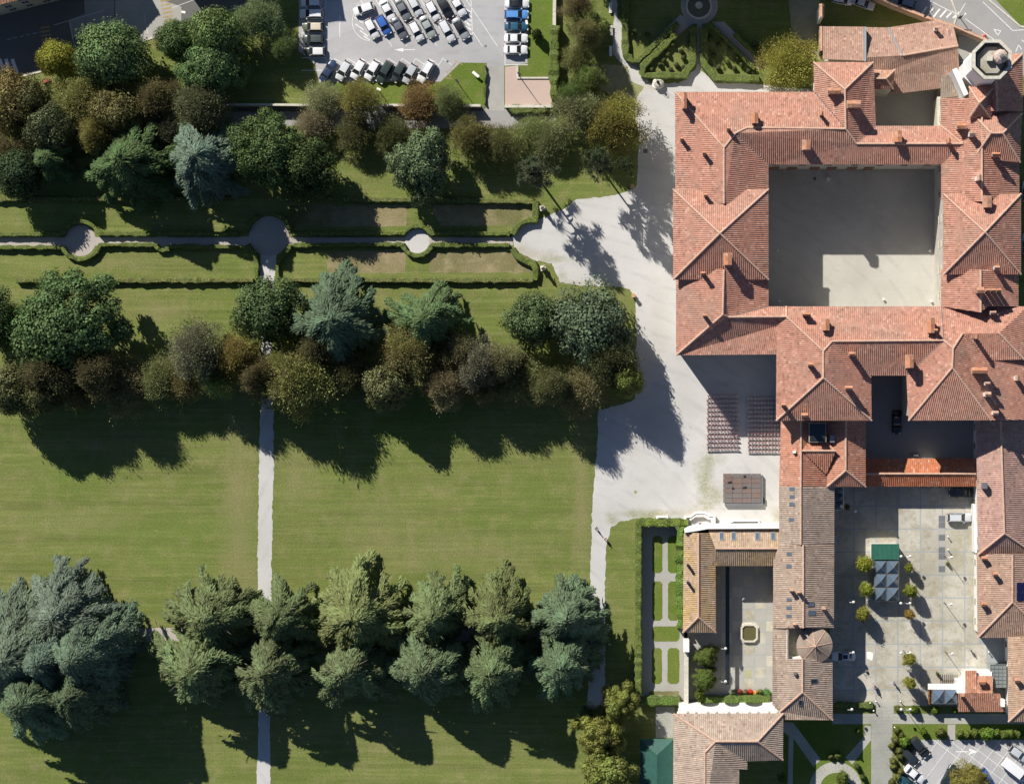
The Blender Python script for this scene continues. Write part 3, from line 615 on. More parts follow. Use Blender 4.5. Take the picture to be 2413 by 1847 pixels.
# octagonal tower with gallery, stair turret and parapet
tb = P(2337, 141, 27); tw = thing('octagonal_tower', 'pale octagonal tower with a railed gallery rising over the red roofs', 'tower', (tb[0], tb[1], 0))
ph = math.radians(22.5)
def lathe(prof, name, mat, parent, n=8, c=(0, 0, 0), p=ph): mb = MB(); mb.lathe(prof, c, n, p); return mb.build(name, M[mat], parent)
lathe([(3.5, 0), (3.5, 15.6), (3.7, 15.7), (3.7, 16.2), (3.35, 16.3), (3.15, 24.4), (3.55, 25.9)], 'shaft', 'white', tw)
mb = MB()
for (r0, z0, r1, z1) in ((3.55, 25.8, 3.7, 26.1), (3.7, 26.1, 3.75, 26.4), (3.75, 26.4, 3.75, 27.4), (3.75, 27.4, 3.15, 27.42), (3.15, 27.42, 3.15, 26.3)):
    for i in range(8):
        t0, t1 = ph+i*math.pi/4, ph+(i+1)*math.pi/4
        mb.poly([(r0*math.cos(t0), r0*math.sin(t0), z0), (r0*math.cos(t1), r0*math.sin(t1), z0), (r1*math.cos(t1), r1*math.sin(t1), z1), (r1*math.cos(t0), r1*math.sin(t0), z1)])
mb.build('parapet', M['stone'], tw)
mb = MB(); mb.lathe([(3.2, 26.2), (3.15, 26.25)], (0, 0, 0), 8, ph); mb.build('gallery_floor', M['concrete'], tw)
mb = MB()
for r, z0, z1 in ((2.6, 26.2, 26.9),):
    for i in range(8):
        t0, t1 = ph+i*math.pi/4, ph+(i+1)*math.pi/4
        for q0, q1 in (((2.55, z0), (2.55, z1)), ((2.55, z1), (2.75, z1)), ((2.75, z1), (2.75, z0))):
            mb.poly([(q0[0]*math.cos(t0), q0[0]*math.sin(t0), q0[1]), (q0[0]*math.cos(t1), q0[0]*math.sin(t1), q0[1]), (q1[0]*math.cos(t1), q1[0]*math.sin(t1), q1[1]), (q1[0]*math.cos(t0), q1[0]*math.sin(t0), q1[1])])
mb.build('inner_rail', M['dark'], tw)
for i in range(3):
    t = math.radians(90+45*(i-.7)); mb = MB()
    for k in range(5): mb.box((3.0*math.cos(t)+(k-2)*.2*math.sin(t), 3.0*math.sin(t)-(k-2)*.2*math.cos(t), 26.8), (.09, .09, .5), t)
    mb.build('baluster_panel', M['stone'], tw)
lathe([(1.1, 26.2), (1.1, 28.3), (1.25, 28.35), (1.25, 28.6), (.7, 29.1)], 'stair_turret', 'pink', tw, 10, (1.35, .35, 0)); lathe([(.45, 29.0), (.42, 29.6), (.2, 29.9)], 'finial', 'metal', tw, 10, (1.45, .25, 0))
mb = MB(); mb.box((-.4, .2, 26.9), (1.0, .9, .9)); mb.build('hatch', M['stone'], tw)
for i in range(3):
    t = math.radians(-90); mb = MB(); mb.box(((i-1)*.0, -2.95*math.cos(ph)-.02, 19.5+i*2.0), (.5, .1, .9)); mb.build('window', M['glass'], tw)
# white tilted chimney wall west of the tower
ob = MB(); a = P(*tr(1660, 690), E+2); ob.box((a[0], a[1], (E+2)/2), (.9, 5.2, E+1.5), math.radians(24))
ob.build('white_gable', M['white'], pal, True)
# long western range of the south court
B = 9.5
wr = thing('long_range', 'long low range with red then brown tiles south of the palace', 'building', P(1900, 1140))
roof(wr, [F([(1840, 992, 0), (1836, 1146, 0), (1887, 1146, 2.2), (1888, 992, 2.2)], B), F([(1888, 992, 2.2), (1887, 1146, 2.2), (1949, 1146, -.2), (1949, 992, -.2)], B),
          F([(1949, 992, .2), (1949, 1146, .2), (1993, 1108, 2.0), (1993, 992, 2.0)], B), F([(1993, 992, 2.0), (1993, 1108, 2.0), (2040, 1147, 0), (2040, 992, 0)], B), F([(1949, 1146, .2), (2040, 1147, 0), (1993, 1108, 2.0)], B)], (.47, .23, .155))
roof(wr, [F([(1890, 1062, 2.3), (1970, 1062, 2.3), (1948, 1040, .8), (1905, 1040, 1.4)], B), F([(1890, 1062, 2.3), (1947, 1118, .5), (1970, 1062, 2.3)], B)], (.45, .21, .14))
roof(wr, [F([(1836, 1146, 0), (1836, 1283, 0), (1887, 1283, 2.2), (1887, 1146, 2.2)], B), F([(1887, 1146, 2.2), (1887, 1283, 2.2), (1966, 1281, -.6), (1966, 1147, -.6)], B)], BROWN)
walls(wr, [(1847, 985, 1940, 1275), (1940, 985, 2032, 1138, B-.4), (1940, 1138, 1958, 1275, B-.8)], B-.3, 'cream')
mb = MB(); a = P(1906, 996, B+2.6); b = P(1947, 1042, B+2.6)
mb.box(((a[0]+b[0])/2, (a[1]+b[1])/2, B+1.1), (b[0]-a[0], a[1]-b[1], 2.9)); mb.build('roof_well', M['wallbrick'], wr, True)
mb = MB(); mb.box(((a[0]+b[0])/2, (a[1]+b[1])/2, B+2.6), (b[0]-a[0]-.3, a[1]-b[1]-.3, .1)); mb.build('well_cover', M['glass'], wr, True)
for q in ((235, 900), (237, 967), (235, 1030), (230, 1158)): skylight(wr, *br(*q), 9, 6)
chimney(wr, *br(577, 480), 13, 20, 1.0, 'grey', False); chimney(wr, *br(258, 590), 8, 7, .9, 'white', False)
sr = thing('skylit_range', 'brown tiled range dotted with small skylights beside the fountain court', 'building', P(1893, 1380))
roof(sr, [F([(1836, 1283, .6), (1822, 1325, 0), (1822, 1479, 0), (1893, 1479, 2.6), (1893, 1283, 2.6)], B-.4), F([(1893, 1283, 2.6), (1893, 1479, 2.6), (1965, 1478, -.1), (1966, 1283, -.1)], B-.4)], (.375, .29, .225))
walls(sr, [(1831, 1290, 1957, 1478)], B-.8, 'cream')
for q in ((213, 1450), (210, 1553)): skylight(sr, *br(*q), 9, 6)
for q in ((213, 90), (210, 158), (210, 228)): skylight(sr, *cr(*q), 9, 6)
skylight(sr, *cr(398, 130), 12, 8); skylight(sr, *cr(405, 203), 14, 9)
for q in ((233, 15), (295, 30), (262, 300), (505, 170)): chimney(sr, *cr(*q), 9, 8, 1.7, 'cream')
dr = thing('turret_range', 'brown tiled range with a roof terrace and round turret', 'building', P(1891, 1590))
roof(dr, [F([(1821, 1480, 0), (1820, 1660, 0), (1838, 1676, 0), (1891, 1630, 2.4), (1891, 1552, 2.4), (1856, 1552, 1.2), (1856, 1480, 1.2)], B-.7), F([(1838, 1676, 0), (1846, 1695, -.2), (1962, 1696, -.2), (1891, 1630, 2.4)], B-.7),
          F([(1891, 1552, 2.4), (1891, 1630, 2.4), (1962, 1696, -.2), (1962, 1552, -.2)], B-.7)], (.37, .292, .23))
walls(dr, [(1829, 1481, 1849, 1668), (1849, 1552, 1954, 1687)], B-1.1, 'cream')
skylight(dr, *cr(425, 780), 14, 8, 'glass'); skylight(dr, *cr(310, 960), 7, 11, 'glass'); chimney(dr, *cr(265, 715), 8, 8, 1.1, 'grey', False)
mb = MB(); a = P(1855, 1482, B); b = P(1895, 1551, B); mb.box(((a[0]+b[0])/2, (a[1]+b[1])/2, (B-2.5)/2), (b[0]-a[0], a[1]-b[1], B-2.5)); mb.build('terrace', M['concrete'], dr, True)
mb = MB(); mb.box((a[0], (a[1]+b[1])/2, B-1.2), (.35, a[1]-b[1], 3.2)); mb.box(((a[0]+b[0])/2, b[1], B-1.6), (b[0]-a[0], .35, 1.8)); mb.build('parapet', M['white'], dr, True)
tc = P(1920, 1521, B+1); R_ = 3.32; mb = MB(); mb.lathe([(R_-.35, 0), (R_-.35, B+.2)], (tc[0], tc[1], 0), 32); mb.build('turret_wall', M['cream'], dr, True, True)
cone = []
mb = MB(); rb = MB(); nS = 32; pzz = B+1.9
for i in range(nS):
    t0, t1 = i*2*math.pi/nS, (i+1)*2*math.pi/nS; tm = (t0+t1)/2
    p0, p1 = [(tc[0]+R_*math.cos(t), tc[1]+R_*math.sin(t), B+.2) for t in (t0, t1)]; ap = (tc[0], tc[1], pzz)
    mb.poly([p0, p1, ap], [(t0*3, 0), (t1*3, 0), (tm*3, 3.8)])
    for s2 in (0, 1, 2):
        tt = t0+(s2+.2)*(t1-t0)/3; r_in = .0 if s2 == 0 else (1.6 if s2 == 1 else .9)
        def pt(r, t, dz): return (tc[0]+r*math.cos(t), tc[1]+r*math.sin(t), B+.2+(1.7)*(1-r/R_)+dz)
        w1 = .05; w2 = .05*R_/(max(r_in, .6)); 
        q = [pt(R_, tt-w1/2, 0), pt(R_, tt, .1), pt(R_, tt+w1/2, 0)]; q2 = [pt(max(r_in, .5), tt-w2/3, 0), pt(max(r_in, .5), tt, .08), pt(max(r_in, .5), tt+w2/3, 0)]
        rb.poly([q[0], q[1], q2[1], q2[0]], [(0, 0)]*4); rb.poly([q[1], q[2], q2[2], q2[1]], [(0, 0)]*4)
tf = mb.build('turret_roof', M['tile'], dr, True, color=BROWN); rb.build('roof_tiles', M['tile'], tf, color=BROWN)['kind'] = 'stuff'
mb = MB()
for i in range(8):
    t = math.radians(i*45+8); mb.tube([(tc[0]+R_*math.cos(t), tc[1]+R_*math.sin(t), B+.28), (tc[0], tc[1], pzz+.08)], .09, 5)
mb.lathe([(.25, 0), (.12, .5)], (tc[0], tc[1], pzz), 8); mb.build('ridge_cap', M['ridge'], tf)
# L shaped house west of the fountain court
lh = thing('courtyard_house', 'orange brown tiled L-shaped house with a white parapet', 'house', P(1646, 1370))
C_ = 7.0
roof(lh, [F([(1611, 1256, 0), (1609, 1490, 0), (1646, 1453, 1.6), (1646, 1256, 1.6)], C_), F([(1646, 1256, 1.6), (1646, 1453, 1.6), (1687, 1490, 0), (1686, 1256, 0)], C_), F([(1609, 1490, 0), (1687, 1490, 0), (1646, 1453, 1.6)], C_)], (.40, .30, .21), tm='lichen')
roof(lh, [F([(1668, 1246, .3), (1686, 1292, 2.0), (1840, 1292, 2.0), (1840, 1246, .3)], C_), F([(1686, 1292, 2.0), (1686, 1333, .2), (1822, 1333, .2), (1840, 1292, 2.0)], C_)], (.41, .31, .22), tm='lichen')
walls(lh, [(1617, 1262, 1679, 1483), (1679, 1250, 1834, 1327)], C_-.2, 'cream', win=(3.2, 3.2))
mb = MB(); q = [(1613, 1249), (1625, 1243), (1668, 1239), (1845, 1238), (1845, 1245), (1668, 1246), (1640, 1251), (1613, 1255)]
tops = [P(x, y, C_+1.3) for x, y in q]; mb.ngon(tops)
for a, b in zip(tops, tops[1:]+tops[:1]): mb.poly([(a[0], a[1], 0), (b[0], b[1], 0), b, a])
mb.build('parapet', M['white'], lh, True)
for q in ((1827, 1325), (1930, 1325), (2135, 1325)): skylight(lh, *b3(*q), 8, 15)
skylight(lh, *br(78, 1300), 8, 15)
for q in ((1621, 1333), (1621, 1374)): chimney(lh, *q, 6, 6, 2.4, 'black', False)
# white arcaded villa at the bottom
vl = thing('villa', 'brown tiled villa whose white arched front faces the hedge', 'house', P(1700, 1740)); V = 9.0
roof(vl, [F([(1587, 1681, 0), (1686, 1746, 2.8), (1785, 1746, 2.8), (1846, 1680, 0)], V), F([(1587, 1681, 0), (1586, 1930, 0), (1661, 1930, 2.8), (1661, 1772, 2.8), (1686, 1746, 2.8)], V),
          F([(1661, 1772, 2.8), (1661, 1930, 2.8), (1741, 1930, 0), (1742, 1813, 0), (1761, 1812, -.3), (1761, 1793, .2), (1686, 1746, 2.8)], V), F([(1686, 1746, 2.8), (1761, 1793, .2), (1845, 1790, 0), (1785, 1746, 2.8)], V), F([(1785, 1746, 2.8), (1845, 1790, 0), (1846, 1680, 0)], V)], (.40, .32, .255))
walls(vl, [(1596, 1691, 1837, 1783), (1596, 1783, 1733, 1930)], V-.2, 'white', windows=False)
mb = MB()          # arcade front: piers, arches and pilasters
y0 = P(0, 1681, V)[1]+.75; xs = [P(x, 1681, V)[0] for x in (1607, 1655, 1704, 1753, 1799, 1836)]
def pier(a_, b_, z0, z1, dep=.5): mb.box(((a_+b_)/2, y0, (z0+z1)/2), (b_-a_, dep, z1-z0))
pier(P(1600, 0, V)[0], xs[1]-.2, 0, 8.2); pier(xs[4]+.2, P(1840, 0, V)[0], 0, 8.2)
for i in range(1, 5):
    if i < 4: pier(xs[i+1]-.55, xs[i+1]+.55, 0, 8.2) if i < 3 else None
    if i == 4: break
    a_, b_ = xs[i]+(.55 if i > 1 else -.2), xs[i+1]-(.55 if i < 3 else -.2)
    for k in range(12):
        t = (k+.5)/12; x = a_+(b_-a_)*t; hh = 2.4+4.6*math.sqrt(max(0, 1-(2*t-1)**2)); pier(a_+(b_-a_)*k/12, a_+(b_-a_)*(k+1)/12, hh, 8.2)
mb.box(((xs[0]+xs[-1])/2, y0-.42, 8.35), (xs[-1]-xs[0]+1.4, 1.2, .3)); mb.build('arcade', M['white'], vl, True)
for i, x in enumerate(xs[:-1]):
    for dx in (1.0, 2.6):
        mb = MB(); mb.box((x+dx, y0-.5, 8.56), (.4, .35, .12)); mb.build('bracket', M['stone'], vl, True)
# ranges along the east side
er = thing('east_range', 'long pinkish tiled range along the plaza east side', 'building', P(2360, 1130)); G_ = 8.5
roof(er, [F([(2300, 992, 0), (2305, 1306, 0), (2367, 1256, 2.4), (2358, 992, 2.4)], G_), F([(2358, 992, 2.4), (2367, 1256, 2.4), (2440, 1306, -.4), (2440, 992, -.4)], G_), F([(2305, 1306, 0), (2440, 1306, -.4), (2367, 1256, 2.4)], G_)], (.44, .28, .23))
walls(er, [(2309, 985, 2432, 1298)], G_-.4, 'white')
chimney(er, *br(1868, 875), 13, 17, 1.9, 'grey', False)
e2 = thing('brown_house', 'brown hipped house with solar panels at the right edge', 'house', P(2386, 1400))
roof(e2, [F([(2302, 1306, 0), (2304, 1502, 0), (2386, 1418, 2.6), (2386, 1306, 2.6)], 7.8), F([(2304, 1502, 0), (2470, 1502, 0), (2386, 1418, 2.6)], 7.8), F([(2386, 1306, 2.6), (2386, 1418, 2.6), (2470, 1502, 0), (2470, 1306, 0)], 7.8)], (.40, .27, .20))
walls(e2, [(2310, 1307, 2462, 1494)], 7.5, 'white'); chimney(e2, 2319, 1315, 12, 9, 1.5); chimney(e2, 2345, 1352, 10, 9, 1.8); chimney(e2, 2318, 1423, 12, 10, 1.7)
for i in range(3):
    for j in range(2):
        mb = MB(); z = 7.8+2.6-(i*13+10)/84*2.6+.25; a = P(2396+i*13, 1372+j*22, z); b = P(2396+i*13+12, 1372+j*22+21, z-.3)
        mb.poly([(a[0], b[1], z), (b[0], b[1], z-.35), (b[0], a[1], z-.35), (a[0], a[1], z)]); mb.build('solar_panel', glass('solar_cell', (.01, .015, .06), .15) if i+j == 0 else bpy.data.materials['solar_cell'], e2, True)
e3 = thing('corner_house', 'brown hipped house at the right edge above the flagstone walk', 'house', P(2400, 1600))
roof(e3, [F([(2375, 1500, 0), (2376, 1700, 0), (2440, 1640, 2.6), (2440, 1500, 2.6)], 8.2), F([(2376, 1700, 0), (2500, 1700, 0), (2440, 1640, 2.6)], 8.2)], (.42, .29, .20))
walls(e3, [(2384, 1503, 2480, 1692)], 7.8, 'white'); chimney(e3, 2397, 1602, 12, 10, 1.7)
# covered passage with orange tiles
cp_ = thing('covered_passage', 'orange tiled passage roof linking the ranges between two yards', 'building', P(2170, 1116))
roof(cp_, [F([(2041, 1080, 0), (2041, 1116, 1.3), (2300, 1116, 1.3), (2300, 1080, 0)], 4.2), F([(2041, 1116, 1.3), (2041, 1146, 0), (2300, 1146, 0), (2300, 1116, 1.3)], 4.2)], ORG)
walls(cp_, [(2042, 1086, 2300, 1140)], 4.0, 'cream', windows=False)
for X in (780, 970, 1155, 1345):
    mb = MB(); a = P(*br(X, 915)); mb.box((a[0], P(0, 1140, 5)[1]-.1, 1.9), (3.0, .2, 3.4)); mb.build('archway', M['glass'], cp_, True)
# north-east barn, cottage, and tiled boundary walls
bn = thing('barn', 'rambling brownish tiled barn beside the street at top right', 'building', P(2060, 110)); K = 8.0
def TF(pts, z0): return [(*tr(x, y), z0+z) for x, y, z in pts]
BC = (.40, .25, .19)
roof(bn, [TF([(500, 225, 0), (500, 500, 2.2), (850, 515, 2.2), (850, 228, 0)], K-.6)], BC); roof(bn, [TF([(860, 232, 0), (860, 488, 2.3), (1170, 470, 2.3), (1050, 235, 0)], K)], BC)
roof(bn, [TF([(1050, 235, 0), (1170, 470, 2.3), (1640, 388, 2.3), (1600, 225, .3), (1430, 175, 0)], K), TF([(860, 488, 2.3), (920, 640, .9), (1105, 640, .9), (1085, 797, 0), (1480, 748, 0), (1650, 600, .6), (1640, 388, 2.3), (1170, 470, 2.3)], K)], BC)
walls(bn, [(*tr(515, 240), *tr(840, 520)), (*tr(870, 245), *tr(1120, 640)), (*tr(1120, 240), *tr(1580, 730))], K-.6, 'wallbrick', windows=False)
for X, Y0, Y1 in ((855, 230, 520),):
    mb = MB(); a = P(*tr(X, Y0), K+2.2); b = P(*tr(X, Y1), K+2.2); mb.box(((a[0]+b[0])/2, (a[1]+b[1])/2, K+.9), (.35, a[1]-b[1], 3.2)); mb.build('fire_wall', M['band'], bn, True)
mb = MB(); a = P(*tr(1050, 235), K+.1); b = P(*tr(1170, 470), K+2.4); mb.tube([a, b], .16, 4); mb.build('fire_wall', M['band'], bn, True)
chimney(bn, *tr(1455, 240), 9, 9, 1.9, 'white')
ct = thing('cottage', 'small tiled lean-to cottage between the barn and the palace', 'house', P(*tr(1010, 670)))
roof(ct, [TF([(932, 590, 0), (932, 665, 1.3), (1030, 665, 1.3), (1105, 592, 0)], 6.5+14-8), TF([(932, 665, 1.3), (932, 755, 0), (1090, 755, 0), (1030, 665, 1.3)], 6.5+14-8), TF([(1030, 665, 1.3), (1090, 755, 0), (1105, 592, 0)], 6.5+14-8)], (.48, .26, .17))
walls(ct, [(*tr(945, 605), *tr(1085, 745))], 6.4+14-8, 'cream', windows=False)
def tilewall(name, label, pts, z, w_=8, mat='wallbrick', colr=(.48, .27, .17)):
    o = thing(name, label, 'wall', P(*pts[0])); mb = MB(); fs = []
    for (x0, y0), (x1, y1) in zip(pts, pts[1:]):
        L = math.hypot(x1-x0, y1-y0); nx, ny = -(y1-y0)/L*w_/2, (x1-x0)/L*w_/2
        q = [P(x0+nx*.6, y0+ny*.6, z), P(x1+nx*.6, y1+ny*.6, z), P(x1-nx*.6, y1-ny*.6, z), P(x0-nx*.6, y0-ny*.6, z)]
        for a, b in zip(q, q[1:]+q[:1]): mb.poly([(a[0], a[1], 0), (b[0], b[1], 0), b, a])
        fs.append([(x0+nx, y0+ny, z), (x1+nx, y1+ny, z), (x1, y1, z+.5), (x0, y0, z+.5)]); fs.append([(x0-nx, y0-ny, z), (x0, y0, z+.5), (x1, y1, z+.5), (x1-nx, y1-ny, z)])
    mb.build('wall', M[mat], o, True); roof(o, fs, colr, name='coping', skirt=.1); return o
tilewall('street_wall', 'tile-topped boundary wall curving along the top right street', [tr(860, -60), tr(1080, 40), tr(1360, 150), tr(1600, 225), tr(1880, 345)], 3.0, 11)
tilewall('garden_wall', 'tall narrow orange tiled wall west of the barn', [tr(487, 35), tr(487, 145)], 8, 13, 'white'); tilewall('garden_wall', 'low tiled wall running down beside the golden tree', [tr(487, 225), tr(487, 430)], 5, 10)
# top left building whose shadow crosses the street
tl = thing('street_building', 'orange roofed pale building with windows at top left corner', 'building', P(0, -40)); T_ = 9.5
roof(tl, [[(-300, 91, T_), (-300, -40, T_+4), (205, -180, T_+4), (190, -38, T_)], [(-300, -40, T_+4), (-300, -200, T_), (150, -330, T_), (205, -180, T_+4)]], (.48, .25, .14), rib=.5)
A_ = P(-300, 88, T_-.2); B_ = P(186, -34, T_-.2); ang = math.atan2(B_[1]-A_[1], B_[0]-A_[0]); L = math.dist(A_[:2], B_[:2])
mb = MB(); dx, dy = math.sin(ang), -math.cos(ang); cx, cy = (A_[0]+B_[0])/2-dx*(-8.6+1.2)*-1, (A_[1]+B_[1])/2-dy*(-8.6+1.2)*-1
cx, cy = (A_[0]+B_[0])/2-dx*9.0, (A_[1]+B_[1])/2-dy*9.0
mb.box((cx, cy, (T_-.3)/2), (L, 17.0, T_-.3), ang); mb.build('wall', M['wallcol'], tl, True, color=(.50, .47, .40))
me = window_mesh(1.3, 1.6); fx, fy = cx+dx*8.52, cy+dy*8.52
for i in range(12):
    for zz in (2.0, 5.0, 7.8):
        t = (i+.5)/12-.5; link('window', me, tl, (fx+math.cos(ang)*L*t-tl.location.x, fy+math.sin(ang)*L*t-tl.location.y, zz), ang)
ob = thing('street_building', 'plain roofed block beyond the top edge shading the street', 'building', P(460, -300))
roof(ob, [[(330, -110, 13), (330, -190, 15), (640, -190, 15), (620, -150, 13)], [(330, -190, 15), (330, -300, 13), (640, -300, 13), (640, -190, 15)]], (.48, .25, .14)); walls(ob, [(335, -295, 615, -150)], 12.8, 'cream', windows=False)
# ================================================================= VEGETATION
def leafmesh(name, cen, axis, wid, ln, tint, curl=0.0):
    """many small leaf-sized faces: centre, long axis, width direction, size"""
    n_ = len(cen); a = axis/np.linalg.norm(axis, axis=1, keepdims=True); w_ = np.cross(a, wid); w_ /= np.linalg.norm(w_, axis=1, keepdims=True)+1e-9
    L = ln[:, 0:1]/2; W = ln[:, 1:2]/2
    v = np.stack([cen-a*L, cen+w_*W, cen+a*L, cen-w_*W], axis=1).reshape(-1, 3)
    me = bpy.data.meshes.new(name); me.vertices.add(4*n_); me.vertices.foreach_set('co', v.astype(np.float32).ravel())
    me.loops.add(4*n_); me.loops.foreach_set('vertex_index', np.arange(4*n_, dtype=np.int32))
    me.polygons.add(n_); me.polygons.foreach_set('loop_start', np.arange(0, 4*n_, 4, dtype=np.int32)); me.polygons.foreach_set('loop_total', np.full(n_, 4, dtype=np.int32))
    at = me.attributes.new('tint', 'FLOAT', 'FACE'); at.data.foreach_set('value', np.clip(tint, 0, 1).astype(np.float32))
    me.materials.append(M['leaf']); me.update(); me.validate(); return me
def crown_cedar(seed, branches=74, per=270, fine=.86):
    r = np.random.default_rng(seed); C = []; A = []; Wd = []; Ls = []; T = []
    prof = lambda z: np.interp(z, [0, .12, .3, .55, .8, 1], [.55, .92, 1.0, .97, .76, .30])
    lob = r.uniform(.74, 1.14, 9)
    for b in range(branches):
        z0 = .1+.9*(b+r.random())/branches; th = b*2.399+r.normal(0, .25)
        R = prof(z0)*np.interp((th/6.2832 % 1)*9, range(10), list(lob)+[lob[0]])*r.uniform(.55, 1.18)
        k = int(per*(.35+R)); t = r.random(k)**.6
        cur = r.normal(0, .35); ang = th+cur*(t-.5)
        off = r.normal(0, .062, k)*(1-.55*t)*1.4
        x = R*t*np.cos(ang)-off*np.sin(ang); y = R*t*np.sin(ang)+off*np.cos(ang)
        z = z0+.05*np.sin(t*3)-.16*t**2*(.6+R)-abs(off)*.35+r.normal(0, .008, k)
        da = ang+np.sign(off+1e-6)*r.uniform(.15, .75, k)
        C.append(np.c_[x, y, z]); A.append(np.c_[np.cos(da), np.sin(da), r.normal(-.28, .22, k)])
        Wd.append(np.c_[r.normal(0, .35, k), r.normal(0, .35, k), np.ones(k)]); Ls.append(np.c_[r.uniform(.09, .19, k), r.uniform(.024, .046, k)]*fine)
        T.append(np.full(k, r.uniform(.25, .7))+r.normal(0, .14, k)+.18*(t-.4))
    return leafmesh('crown', *map(np.concatenate, (C, A, Wd, Ls, T)))
def crown_broad(seed, lobes=34, per=330, leaf=.055, z_lo=.22, lobr=(.2, .36), spread=.72, twig=0.0, ragged=.12):
    r = np.random.default_rng(seed); C = []; A = []; Wd = []; Ls = []; T = []
    oa = r.uniform(.72, 1.18, 7); oa = list(oa)+[oa[0]]
    for b in range(lobes):
        ph = b*2.399+r.normal(0, .2); q = (b+.5)/lobes; fo = np.interp((ph/6.2832 % 1)*7, range(8), oa); zz = z_lo+.12+(1-z_lo-.25)*(1-q)**.75
        rr = spread*math.sqrt(q)*r.uniform(.85, 1.1)*fo; c = np.array([rr*math.cos(ph), rr*math.sin(ph), zz-.03]); R = r.uniform(*lobr)
        d = r.normal(0, 1, (per, 3)); d /= np.linalg.norm(d, axis=1, keepdims=True); d[:, 2] = np.where(r.random(per) < .75, abs(d[:, 2]), d[:, 2])
        rad = R*r.uniform(.7, 1.08, per)*(1+r.normal(0, ragged, per))
        p = c+d*rad[:, None]*np.array([1, 1, .62])
        if twig: ax = d*1.0+r.normal(0, .35, (per, 3)); ax[:, 2] += .3
        else: ax = np.cross(d, r.normal(0, 1, (per, 3)))+d*.35
        C.append(p); A.append(ax); Wd.append(d if not twig else r.normal(0, 1, (per, 3)))
        s_ = r.uniform(.6, 1.3, per)*leaf; Ls.append(np.c_[s_*(1.9 if twig else 1.35), s_*(.55 if twig else .95)])
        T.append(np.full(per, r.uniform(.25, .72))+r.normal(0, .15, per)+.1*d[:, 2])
    m_ = 900; d = r.normal(0, 1, (m_, 3)); d /= np.linalg.norm(d, axis=1, keepdims=True)       # leaves deep inside the crown
    p = d*r.uniform(.2, .72, (m_, 1))*np.array([1, 1, .4])+np.array([0, 0, .55])
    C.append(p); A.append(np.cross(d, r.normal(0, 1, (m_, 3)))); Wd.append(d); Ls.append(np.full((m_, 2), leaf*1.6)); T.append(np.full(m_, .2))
    return leafmesh('crown', *map(np.concatenate, (C, A, Wd, Ls, T)))
def crown_sparse(seed, tufts=46, per=130):
    r = np.random.default_rng(seed); C = []; A = []; Wd = []; Ls = []; T = []; limbs = MB()
    limbs.tube([(0, 0, 0), (.02, .01, .5), (0, .03, .97)], [.045, .03, .01], 6)
    for b in range(tufts):
        z = r.uniform(.42, .98); th = b*2.399; R = (1.05-z)*1.55*r.uniform(.35, 1); c = np.array([R*math.cos(th), R*math.sin(th), z+.05*r.normal()])
        limbs.tube([(0, 0, z-.08), (c[0]*.5, c[1]*.5, z-.03), tuple(c)], [.014, .009, .003], 4)
        d = r.normal(0, 1, (per, 3)); d /= np.linalg.norm(d, axis=1, keepdims=True)
        C.append(c+d*r.uniform(.02, .17, (per, 1))*np.array([1, 1, .35])); A.append(d+[0, 0, .2]); Wd.append(r.normal(0, 1, (per, 3))); Ls.append(np.c_[r.uniform(.06, .11, per), r.uniform(.014, .025, per)]); T.append(np.full(per, r.uniform(.2, .8)))
    return leafmesh('crown', *map(np.concatenate, (C, A, Wd, Ls, T))), limbs.mesh('trunk', M['deadwood'])
TM = {'cedar': [crown_cedar(s) for s in (1, 2, 3, 4, 5, 6)], 'bigcedar': [crown_cedar(s, 150, 380, .62) for s in (11, 12, 13)],
      'broad': [crown_broad(s, 36, 520, .042, lobr=(.16, .36)) for s in (21, 22, 23, 24)],
      'chestnut': [crown_broad(s, 62, 430, .037, lobr=(.12, .25), spread=.84) for s in (31, 32, 33)],
      'autumn': [crown_broad(s, 30, 620, .031, lobr=(.15, .34), twig=1, ragged=.24, z_lo=.15) for s in (41, 42, 43, 44)],
      'maple': [crown_broad(s, 26, 620, .04, lobr=(.13, .28), spread=.78, ragged=.08) for s in (51, 52)],
      'young': [crown_broad(s, 18, 170, .085, lobr=(.2, .46), spread=.72, ragged=.22) for s in (61, 62, 63, 64)],
      'shrub': [crown_broad(s, 12, 90, .16, lobr=(.35, .5), spread=.55, z_lo=0) for s in (71, 72)]}
SP = [crown_sparse(s) for s in (81, 82)]
def trunkmesh(seed):
    r = random.Random(seed); mb = MB(); mb.tube([(0, 0, 0), (.01, .01, .3), (.02, -.01, .62), (.03, 0, .86)], [.06, .045, .03, .01], 8)
    for k in range(9):
        t = k*2.4; z = .28+.05*k; L = r.uniform(.35, .62)
        mb.tube([(.01, 0, z), (L*.5*math.cos(t), L*.5*math.sin(t), z+.12), (L*math.cos(t), L*math.sin(t), z+.2)], [.022, .014, .004], 5)
    return mb.mesh('trunk', M['bark'])
TR = [trunkmesh(s) for s in (1, 2)]
AU = (1.48, 1.82, 1.72)
